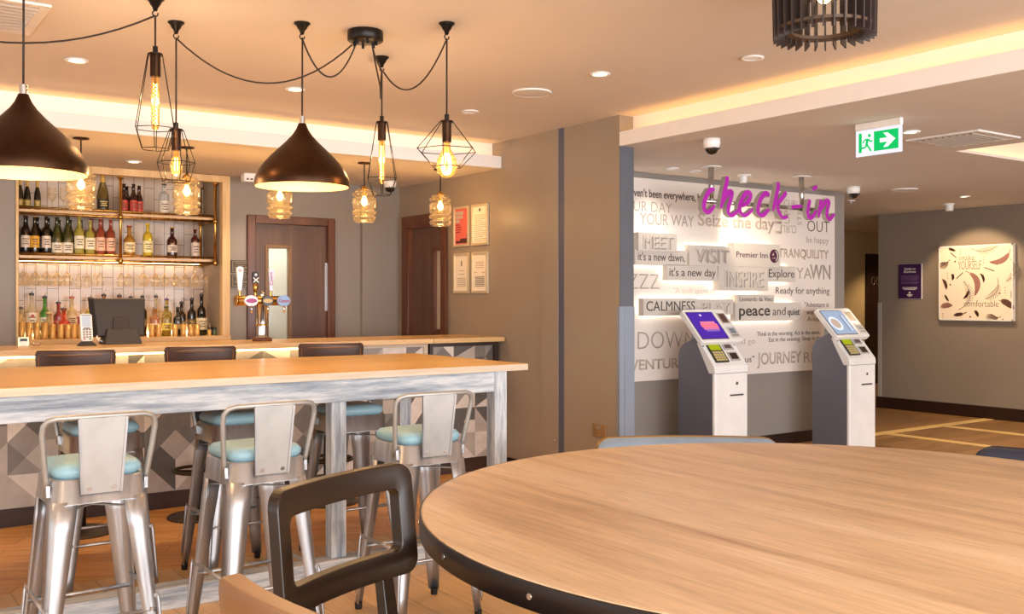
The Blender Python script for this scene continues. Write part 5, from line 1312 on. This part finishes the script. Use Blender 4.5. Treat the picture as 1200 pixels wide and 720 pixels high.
# ================================================================== CHECK-IN SIGN
SIGN = {
    'c': [(5.942, 2.294), (5.919, 2.299), (5.882, 2.285), (5.838, 2.225), (5.819, 2.162), (5.831, 2.122), (5.868, 2.113), (5.912, 2.141), (5.946, 2.171)],
    'h1': [(6.087, 2.418), (6.087, 2.376), (6.054, 2.280), (6.016, 2.152)],
    'h2': [(6.027, 2.194), (6.069, 2.254), (6.115, 2.294), (6.145, 2.291), (6.130, 2.232), (6.102, 2.156), (6.107, 2.115), (6.145, 2.101), (6.199, 2.128), (6.225, 2.147)],
    'e': [(6.261, 2.186), (6.331, 2.217), (6.370, 2.267), (6.363, 2.301), (6.323, 2.296), (6.276, 2.251), (6.241, 2.185), (6.245, 2.137), (6.292, 2.108), (6.347, 2.126), (6.402, 2.167)],
    'c2': [(6.587, 2.280), (6.590, 2.307), (6.554, 2.305), (6.498, 2.253), (6.466, 2.175), (6.474, 2.133), (6.522, 2.119), (6.579, 2.154), (6.606, 2.177)],
    'k1': [(6.718, 2.414), (6.721, 2.370), (6.698, 2.297), (6.652, 2.163)],
    'k2': [(6.827, 2.333), (6.785, 2.291), (6.726, 2.239), (6.710, 2.221), (6.721, 2.172), (6.751, 2.130), (6.793, 2.110), (6.848, 2.127)],
    'dash': [(6.894, 2.209), (7.040, 2.226)],
    'i': [(7.144, 2.288), (7.127, 2.233), (7.115, 2.170), (7.136, 2.129), (7.179, 2.139), (7.241, 2.199)],
    'dot': [(7.179, 2.377), (7.247, 2.412)],
    'n1': [(7.299, 2.297), (7.286, 2.241), (7.265, 2.135)],
    'n2': [(7.277, 2.195), (7.331, 2.255), (7.385, 2.293), (7.409, 2.277), (7.385, 2.212), (7.380, 2.155), (7.412, 2.127), (7.458, 2.153), (7.489, 2.177)],
}
def smooth(pts, k=6):
    P = [Vector((p[0], 0, p[1])) for p in pts]; out = []
    for i in range(len(P) - 1):
        p0 = P[max(0, i-1)]; p1 = P[i]; p2 = P[i+1]; p3 = P[min(len(P)-1, i+2)]
        for j in range(k):
            u = j / k; out.append(.5*((2*p1) + (p2-p0)*u + (2*p0-5*p1+4*p2-p3)*u*u + (-p0+3*p1-3*p2+p3)*u**3))
    out.append(P[-1]); return out
def brush(pts, w0, y0, y1, mat=0):
    c = smooth(pts); n = len(c); A, B = [], []
    for i in range(n):
        a = c[max(0, i-1)]; b = c[min(n-1, i+1)]; d = (b - a).normalized(); nn = Vector((-d.z, 0, d.x))
        # broad-nib pen at about 30 degrees plus tapered tail
        nib = .62 + .38*abs(d.z*.87 + d.x*.5); u = i/(n-1); tp = 1 - .45*max(0, (u - .75)/.25)
        tp *= .8 + .2*min(1, u/.12)
        w = w0*nib*tp; A.append(c[i] + nn*w); B.append(c[i] - nn*w)
    m = MB()
    for y in (y0, y1):
        m.v += [(p.x, y, p.z) for p in A] + [(p.x, y, p.z) for p in B]
    for i in range(n-1):
        a, b, q = i, n+i, 2*n
        m.face([a, a+1, b+1, b], 0); m.face([q+a, q+b, q+b+1, q+a+1], 1)
        m.face([a, q+a, q+a+1, a+1], 1); m.face([b, b+1, q+b+1, q+b], 1)
    m.face([0, n, 3*n, 2*n], 1); m.face([n-1, 3*n-1, 4*n-1, 2*n-1], 1)
    return m
t = thing('checkin_sign', 'purple handwritten check-in sign hung on two steel poles before the word panel', 'sign', (6.6, 5.6, HL))
for k, p in SIGN.items():
    m = brush(p, .0225 if k not in ('dash', 'dot') else .019, 5.575 - (.0015 if k in ('h2', 'k2', 'n2') else 0), 5.618)
    nm = {'c': 'letter_c', 'h1': 'letter_h', 'h2': 'letter_h_arch', 'e': 'letter_e', 'c2': 'letter_c', 'k1': 'letter_k', 'k2': 'letter_k_arm', 'dash': 'hyphen', 'i': 'letter_i', 'dot': 'letter_i_dot', 'n1': 'letter_n', 'n2': 'letter_n_arch'}[k]
    m.build(nm, [M['purple'], M['silver_return']], t, world=True)
for x in (5.995, 7.14):
    MB().tube([(x, 5.665, 2.19), (x, 5.665, HL - .001)], .024, 16).build('hanging_pole', M['steel'], t, world=True)
    MB().cyl((x, 5.665, HL - .009), .085, .008, 28).build('ceiling_plate', M['white'], t, world=True)
MB().tube([(5.84, 5.65, 2.212), (7.42, 5.65, 2.212)], .018, 10).build('cross_rail', M['steel'], t, world=True)

# ================================================================== KIOSKS
def kiosk(xc, label, scr):
    t = thing('checkin_kiosk', label, 'self check-in kiosk', (xc, 5.8, 0), 0, 'self check-in kiosks')
    W = .195
    # local: x centred, y relative to 5.8
    side = [(.20, 0), (.20, .94), (.185, .985), (.15, 1.03), (.0, 1.095), (-.05, 1.06), (-.198, .865), (-.198, 0)]
    for s in (-1, 1):
        MB().prism([(y, z) for y, z in side], 'yz', s*W - (.022 if s > 0 else 0), s*W + (.022 if s < 0 else 0)).build('side_panel', M['grey_panel'], t, bevel=.004)
    core = [(.19, .0), (.19, .95), (.0, 1.085), (-.045, 1.055), (-.20, .86), (-.20, 0)]
    MB().prism(core, 'yz', -W + .023, W - .023).build('cabinet', M['white_gloss'], t)
    # white front column, slightly proud and wider, with curved top
    m = MB().prism(rrect(-W - .002, W + .006, -.218, -.175, .02), 'xy', 0, .80); m.build('front_door', M['white_gloss'], t)
    fr = [(-.150, .80), (-.218, .80), (-.218, .835), (-.212, .862), (-.045, 1.062), (-.012, 1.045)]
    cp = MB().prism(fr, 'yz', -W - .002, W + .006).build('control_panel', M['white_gloss'], t, bevel=.006)
    MB().tube([(-W + .01 + (2*W - .02)*k/12, -.2195 - .001, .802 - .0*k) for k in range(13)], .0022, 4).build('panel_seam', plain('#8d8a88', .5), t)
    # helpers on the sloped control panel
    sl = Vector((0, -.212 + .045, .862 - 1.062)); L = sl.length; dn = sl.normalized(); nrm = Vector((0, dn.z, -dn.y))
    if nrm.y > 0: nrm = -nrm
    def plate(x0, x1, a0, a1, h0, h1, nm, mat, par, O=Vector((0, -.045, 1.062)), D=None, N=None):
        D = D or dn; N = N or nrm; b = []
        for hh in (h0, h1):
            for x, a in ((x0, a0), (x1, a0), (x1, a1), (x0, a1)): p = O + D*a + N*hh; b.append((x, p.y, p.z))
        return MB().hexa(b[:4], b[4:]).build(nm, mat, par)
    kp = plate(-.155, .0, .035, .225, -.004, .012, 'payment_terminal', plain('#34312e', .4), cp)
    plate(-.14, -.015, .05, .105, .010, .014, 'terminal_screen', emit('#b9c022', .55, 'terminal_lcd'), cp)
    m = MB()
    for i in range(4):
        for j in range(4):
            b = []
            for hh in (.010, .0165):
                for x, a in ((-.14 + i*.032, .12 + j*.025), (-.115 + i*.032, .12 + j*.025), (-.115 + i*.032, .139 + j*.025), (-.14 + i*.032, .139 + j*.025)):
                    p = Vector((0, -.045, 1.062)) + dn*a + nrm*hh; b.append((x, p.y, p.z))
            m.hexa(b[:4], b[4:])
    m.build('keypad', plain('#c9b981', .5), cp)
    plate(.03, .145, .025, .10, -.004, .008, 'card_reader', plain('#a9a6a4', .3), cp); plate(.05, .125, .04, .085, .006, .010, 'reader_window', plain('#5d4a42', .3), cp)
    plate(.035, .15, .125, .215, -.004, .008, 'receipt_reader', plain('#b5b2b0', .3), cp); plate(.05, .135, .138, .20, .006, .010, 'reader_glass', plain('#352a28', .2), cp)
    # tilted head
    O = Vector((0, .135, 1.325)); D = Vector((0, -.25, -.27)).normalized(); N = Vector((0, D.z, -D.y)); N = N if N.y < 0 else -N
    HWd = .25; LH = .365
    m = MB(); out = rrect(-HWd, HWd, 0, LH, .03, 5); ob = []
    for hh in (-.05, .0):
        for x, a in out: p = O + D*a + N*hh; m.v.append((x, p.y, p.z))
    n_ = len(out); m.face(list(range(n_))); m.face([n_ + i for i in range(n_)][::-1])
    for i in range(n_): j = (i+1) % n_; m.face([i, j, n_+j, n_+i], 0)
    hd = m.build('screen_head', M['white_gloss'], t, bevel=.008); hd.location.x = .025
    m = MB().hexa([(-.12, .02, 1.03), (.12, .02, 1.03), (.12, .14, 1.0), (-.12, .14, 1.0)], [(-.12, -.02, 1.16), (.12, -.02, 1.16), (.12, .10, 1.22), (-.12, .10, 1.22)]); m.build('head_mount', plain('#a5a3a2', .4), t)
    pl = lambda *a: plate(*a, O=O, D=D, N=N)
    pl(-.235, .085, .035, .335, .0, .003, 'screen_bezel', plain('#3a3640', .3), hd)
    if scr == 'purple':
        sc = pl(-.228, .078, .042, .328, .002, .005, 'screen', emit('#4a2a92', .9, 'screen_glow'), hd)
        for x0, x1, a0, a1, c in ((-.14, .03, .145, .17, '#d9738c'), (-.15, .045, .17, .21, '#e06a80'), (-.14, .04, .21, .235, '#c96a92'), (-.125, .03, .235, .255, '#7a5aa8')):
            pl(x0, x1, a0, a1, .0045, .0062, 'screen_image', emit(c, .9, 'screen_glow'), sc)
        q = MB(); 
        c0 = O + D*.075 + N*.0062
        q.tube([(-.085, c0.y, c0.z), tuple(Vector((-.085, 0, 0)) + Vector((0, c0.y, c0.z)) + N*.001)], .012, 14); q.build('screen_icon', emit('#d8c8f0', .9, 'screen_glow'), sc)
    else:
        sc = pl(-.228, .078, .042, .328, .002, .005, 'screen', emit('#9aa6bc', .8, 'screen_glow'), hd)
        def ring(r, w, c, x, a_, nm, hgt):
            q = MB(); n = 24
            for rr in (r, w):
                for k in range(n):
                    p = O + D*(a_ + rr*math.sin(2*math.pi*k/n)) + N*hgt; q.v.append((x + rr*math.cos(2*math.pi*k/n), p.y, p.z))
            for k in range(n): l = (k+1) % n; q.face([k, l, n+l, n+k])
            q.build(nm, emit(c, .85, 'screen_glow'), sc, fix=False)
        ring(.085, .06, '#d5dae2', -.135, .20, 'screen_plate_image', .0056); ring(.058, .001, '#b9a08e', -.135, .20, 'screen_food_image', .0058)
        pl(.0, .012, .10, .29, .0045, .0062, 'screen_image', emit('#6d7a94', .8, 'screen_glow'), sc); pl(.03, .042, .10, .29, .0045, .0062, 'screen_image', emit('#dfe4ea', .8, 'screen_glow'), sc)
    a = pl(.125, .225, .05, .165, .0, .003, 'card_panel', plain('#b5a79c', .3), hd); pl(.14, .21, .06, .155, .002, .0045, 'card_panel_window', plain('#5a4038', .3), a)
    a = pl(.13, .235, .205, .325, .0, .004, 'scanner', plain('#c7c5c4', .3), hd); pl(.15, .215, .225, .28, .003, .006, 'scanner_window', plain('#7f8a92', .2), a); pl(.145, .22, .292, .31, .003, .006, 'scanner_slot', plain('#8d8a88', .3), a)
    MB().tube([(.06, -.216, .715), (.06, -.224, .715)], .014, 14).build('lock', M['steel'], t)
    MB().box(-.02, .14, -.222, -.217, .612, .626).build('document_slot', plain('#4a4644', .4), t)
    MB().box(-W, W, -.2, .19, 0.0, .03).build('kick_base', plain('#55535a', .5), t)
    return t
kiosk(6.150, 'white and grey check-in kiosk with purple screen, left of the two', 'purple')
kiosk(7.915, 'white and grey check-in kiosk with pale screen, right one by the corridor', 'pale')

# ================================================================== PICTURES, NOTICES, SOCKETS
# feather picture on the right wall; reading direction is -Y
PX = 11.25
t = thing('feather_picture', 'square canvas picture with brown feathers and the words make yourself comfortable', 'picture', (PX, 6.37, 1.60))
y0, y1, z0, z1 = 5.912, 6.827, 1.152, 2.048; xf = PX - .055
MB().box(xf, PX - .001, y0, y1, z0, z1).build('canvas', M['canvas'], t, world=True, bevel=.003)
def PP(u, v): return (y1 - u*(y1 - y0), z0 + v*(z1 - z0))   # u right, v up (0..1)
m = MB().box(xf - .002, xf + .002, y0, y1, z1 - .016, z1).box(xf - .002, xf + .002, y0, y1, z0, z0 + .016).box(xf - .002, xf + .002, y0, y0 + .016, z0, z1).box(xf - .002, xf + .002, y1 - .016, y1, z0, z1)
m.build('pale_border', M['white'], t, world=True)
def feather(u0, v0, u1, v1, bend, width, mat, solid=True):
    a = Vector((u0, v0)); b = Vector((u1, v1)); d = b - a; nn = Vector((-d.y, d.x)); n = 16
    c = [a + d*(i/n) + nn*(bend*4*(i/n)*(1 - i/n)) for i in range(n + 1)]
    m = MB()
    for i in range(n):
        p, q = c[i], c[i+1]; tq = (q - p).normalized(); pn = Vector((-tq.y, tq.x))
        # spine
        w = .004
        m.prism([PP(*(p + pn*w)), PP(*(q + pn*w)), PP(*(q - pn*w)), PP(*(p - pn*w))], 'yz', xf - .0012 - .0001*(i % 2), xf + .001)
        u = i / n
        if u < .15: continue
        ww = width * math.sin(math.pi * min(1, (u - .10)/.9))**.7
        for s in (-1, 1):
            e0 = p + pn*(s*ww) + tq*(-.02 if solid else .03)
            if solid:
                m.prism([PP(*p), PP(*(p + tq*.030)), PP(*(e0 + tq*.040)), PP(*e0)], 'yz', xf - .0010 - .0001*(i % 3), xf + .001)
            elif i % 2 == 0 or True:
                m.prism([PP(*p), PP(*(p + tq*.007)), PP(*(e0 + tq*.007)), PP(*e0)], 'yz', xf - .0010, xf + .001)
    m.build('painted_feather', mat, t, world=True)
F, FP, FL = M['feather'], M['feather_pink'], M['feather_line']
for a in ((.97, .93, .70, .77, .22, .035, FP), (.37, .66, .50, .33, .28, .04, FP), (.02, .17, .18, .20, .08, .035, FP), (.82, .27, 1.0, .17, .1, .04, F), (.05, .56, .11, .43, .1, .022, F), (.19, .62, .20, .56, .1, .018, F), (.57, .62, .62, .52, .15, .016, F), (.42, .41, .36, .30, .1, .018, F), (.09, .34, .13, .27, 0, .014, F), (.14, .97, .22, .94, 0, .018, F), (.50, .13, .54, .07, .1, .02, F), (.35, .09, .23, .07, 0, .024, F), (.985, .40, .985, .30, 0, .012, F)): feather(*a)
for a in ((.28, .14, .35, .52, -.32, .055, FL), (.80, .56, .65, .29, .25, .05, FL), (.45, .96, .80, .98, -.16, .05, FL), (.97, .80, .92, .52, .30, .045, FL), (.16, .82, .02, .73, .1, .05, F), (.85, .06, .67, .06, .12, .05, F)): feather(*a, False)
m = MB()
def dash_(u0, v0, u1, v1, w=.006):
    d = Vector((u1-u0, v1-v0)).normalized(); pn = Vector((-d.y, d.x))*w; p, q = Vector((u0, v0)), Vector((u1, v1))
    m.prism([PP(*(p+pn)), PP(*(q+pn)), PP(*(q-pn)), PP(*(p-pn))], 'yz', xf - .001, xf + .001)
for a in ((.17, .91, .25, .84), (.25, .56, .34, .64), (.79, .73, .87, .81), (.63, .70, .76, .65), (.35, .09, .39, .11)): dash_(*a)
for u, v in ((.23, .79), (.165, .48), (.83, .36), (.91, .85), (.44, .05), (.87, .02)): m.prism([PP(u + .012*math.cos(a), v + .012*math.sin(a)) for a in [2*math.pi*k/10 for k in range(10)]], 'yz', xf - .001, xf + .001)
for u, v in ((.305, .92), (.125, .60), (.62, .80), (.90, .40), (.06, .05)):
    for k in (-1, 0, 1): m.prism([PP(u + .010*math.cos(a), v + k*.035 + .009*math.sin(a)) for a in (0, 2.1, 4.2)], 'yz', xf - .001, xf + .001)
m.build('painted_marks', F, t, world=True)
for tx, u, v, w, c, wt in (('make', .295, .80, .205, .075, 't'), ('YOURSELF', .275, .68, .31, .115, 't'), ('comfortable', .355, .185, .46, .085, 't')):
    y, z = PP(u, v); lettering(tx, (xf + .0005, y, z), (0, -1, 0), (0, 0, 1), w*(y1-y0), c*(z1-z0), plain('#6d6a58', .7, noise=0), t, 'painted_words', wt, .0022)
# purple notice
t = thing('purple_notice', 'small purple notice with white heading on the corridor wall left of the feather picture', 'notice', (PX, 7.238, 1.63))
MB().box(PX - .014, PX - .001, 7.078, 7.398, 1.408, 1.85).build('acrylic_holder', M['white'], t, world=True, bevel=.002)
sh = MB().box(PX - .0165, PX - .013, 7.084, 7.398, 1.412, 1.848).build('notice_sheet', M['purple_dark'], t, world=True)
wt_ = plain('#e9dfd6', .6, noise=0); lv = plain('#7d5f86', .6, noise=0)
xs = PX - .0165
for tx, zz, w in (('Guide to', 1.775, .155), ('Kindness', 1.738, .165)): lettering(tx, (xs, 7.241 + w/2, zz), (0, -1, 0), (0, 0, 1), w, .028, wt_, sh, 'heading', 'b', .0015)
m = MB()
for k in range(9):
    zz = 1.70 - k*.0115 - (.01 if k > 5 else 0); m.box(xs - .001, xs + .001, 7.12 + (.02 if k % 3 == 2 else 0), 7.362, zz, zz + .0045)
m.build('body_text_lines', lv, sh, world=True)
m = MB()
for k in range(3): m.box(xs - .001, xs + .001, 7.14 + (.02 if k == 2 else 0), 7.345 - (.02 if k == 2 else 0), 1.55 - k*.013, 1.557 - k*.013)
m.box(xs - .001, xs + .001, 7.205, 7.28, 1.452, 1.466).box(xs - .001, xs + .001, 7.22, 7.265, 1.438, 1.445)
m.prism([(7.243 + .014*math.cos(a), 1.485 + .014*math.sin(a)) for a in [R(-60 + 260*k/12) for k in range(13)]], 'yz', xs - .001, xs + .001)
m.build('bold_text_lines', wt_, sh, world=True)
# framed certificates (wall X = XW)
def cert(yc, zc, label, kind):
    w, h = .255, .355
    t = thing('certificate_frame', label, 'framed notice', (XW, yc, zc), 0, 'framed notices by the bar door')
    b = .022
    m = MB().box(-.022, -.001, -w/2, -w/2 + b, -h/2, h/2).box(-.022, -.001, w/2 - b, w/2, -h/2, h/2).box(-.022, -.001, -w/2 + b, w/2 - b, -h/2, -h/2 + b).box(-.022, -.001, -w/2 + b, w/2 - b, h/2 - b, h/2)
    m.build('snap_frame', M['frame_alu'], t, bevel=.003)
    p = MB().box(-.010, -.002, -w/2 + b, w/2 - b, -h/2 + b, h/2 - b).build('paper', M['paper_pink'] if kind == 'pink' else M['paper'], t)
    ink = plain('#8d8273', .6, noise=0)
    def L(*q, nm='print_lines', c=ink):
        mm = MB()
        for yy0, yy1, zz0, zz1 in q: mm.box(-.0115, -.0095, yy0, yy1, zz0, zz1)
        mm.build(nm, c, p)
    if kind == 'pink':
        gr = plain('#b9b0a4', .6, noise=0); dk = plain('#4a2a28', .6, noise=0)
        L((-.03, .10, .105, .135), (-.02, .10, .07, .098), (.03, .10, .035, .062), nm='heading_block', c=gr)
        L((.03, .095, .012, .020), (.0, .095, -.008, .0), (.0, .095, -.030, -.022), (.02, .095, -.052, -.044), c=plain('#7a2e2c', .6, noise=0))
        L((-.10, .09, -.145, -.125), (-.10, .02, -.125, -.105), (-.10, -.085, -.10, -.06), nm='foot_block', c=dk)
    elif kind == 'list':
        L(*[(-.09 + (.05 if k % 4 == 3 else 0), .085, .08 - k*.017, .084 - k*.017) for k in range(14)]); L((-.01, .015, .115, .14), nm='crest', c=plain('#55504a', .6, noise=0))
    elif kind == 'cert':
        L(*[(-.07, .07, -.045 - k*.014, -.041 - k*.014) for k in range(6)], (-.04, .04, .02, .024), (-.05, .05, -.01, -.006)); L((-.008, .008, .065, .11), nm='crest', c=plain('#55504a', .6, noise=0))
    else:
        L(*[(-.06, .07, .09 - k*.016, .094 - k*.016) for k in range(4)], (.04, .09, .0, .004), (-.08, -.03, .0, .004)); L(*[(-.07, .075, -.04 - k*.013, -.034 - k*.013) for k in range(7)], c=plain('#6b6258', .6, noise=0))
    return t
cert(7.350, 2.050, 'framed red and grey poster sheet, upper left of the four frames', 'pink')
cert(7.055, 2.050, 'framed cream list sheet, upper right of the four frames', 'list')
cert(7.350, 1.638, 'framed cream certificate with small crest, lower left of the four frames', 'cert')
cert(7.055, 1.638, 'framed cream notice with dense lower text, lower right of the four frames', 'notice')
# brass double socket
t = thing('power_socket', 'brass double power socket low on the wall beside the metal corner guard', 'socket', (XW, 5.483, .457))
pt = MB().box(-.010, -.0005, -.075, .075, -.045, .045).build('face_plate', plain('#a98a60', .4, .5), t, bevel=.003)
m = MB()
for s in (-1, 1):
    for dy, dz, w, h in ((0, -.002, .004, .010), (-.012, -.022, .007, .005), (.012, -.022, .007, .005)): m.box(-.0115, -.0095, s*.038 + dy - w/2, s*.038 + dy + w/2, dz - h/2, dz + h/2)
m.build('socket_holes', M['black'], pt)
m = MB()
for s in (-1, 1): m.box(-.014, -.0095, s*.012 - .007, s*.012 + .007, .012, .032)
m.build('rocker_switch', M['chrome'], pt)
t = thing('wall_stud', 'tiny bright metal stud low on the wall beside the dark vertical strip', 'wall stud', (XW - .012, 5.994, .327))
MB().tube([(.0, 0, 0), (-.006, 0, 0), (-.012, 0, 0)], [.010, .010, .004], 12).build('stud_head', M['chrome'], t)
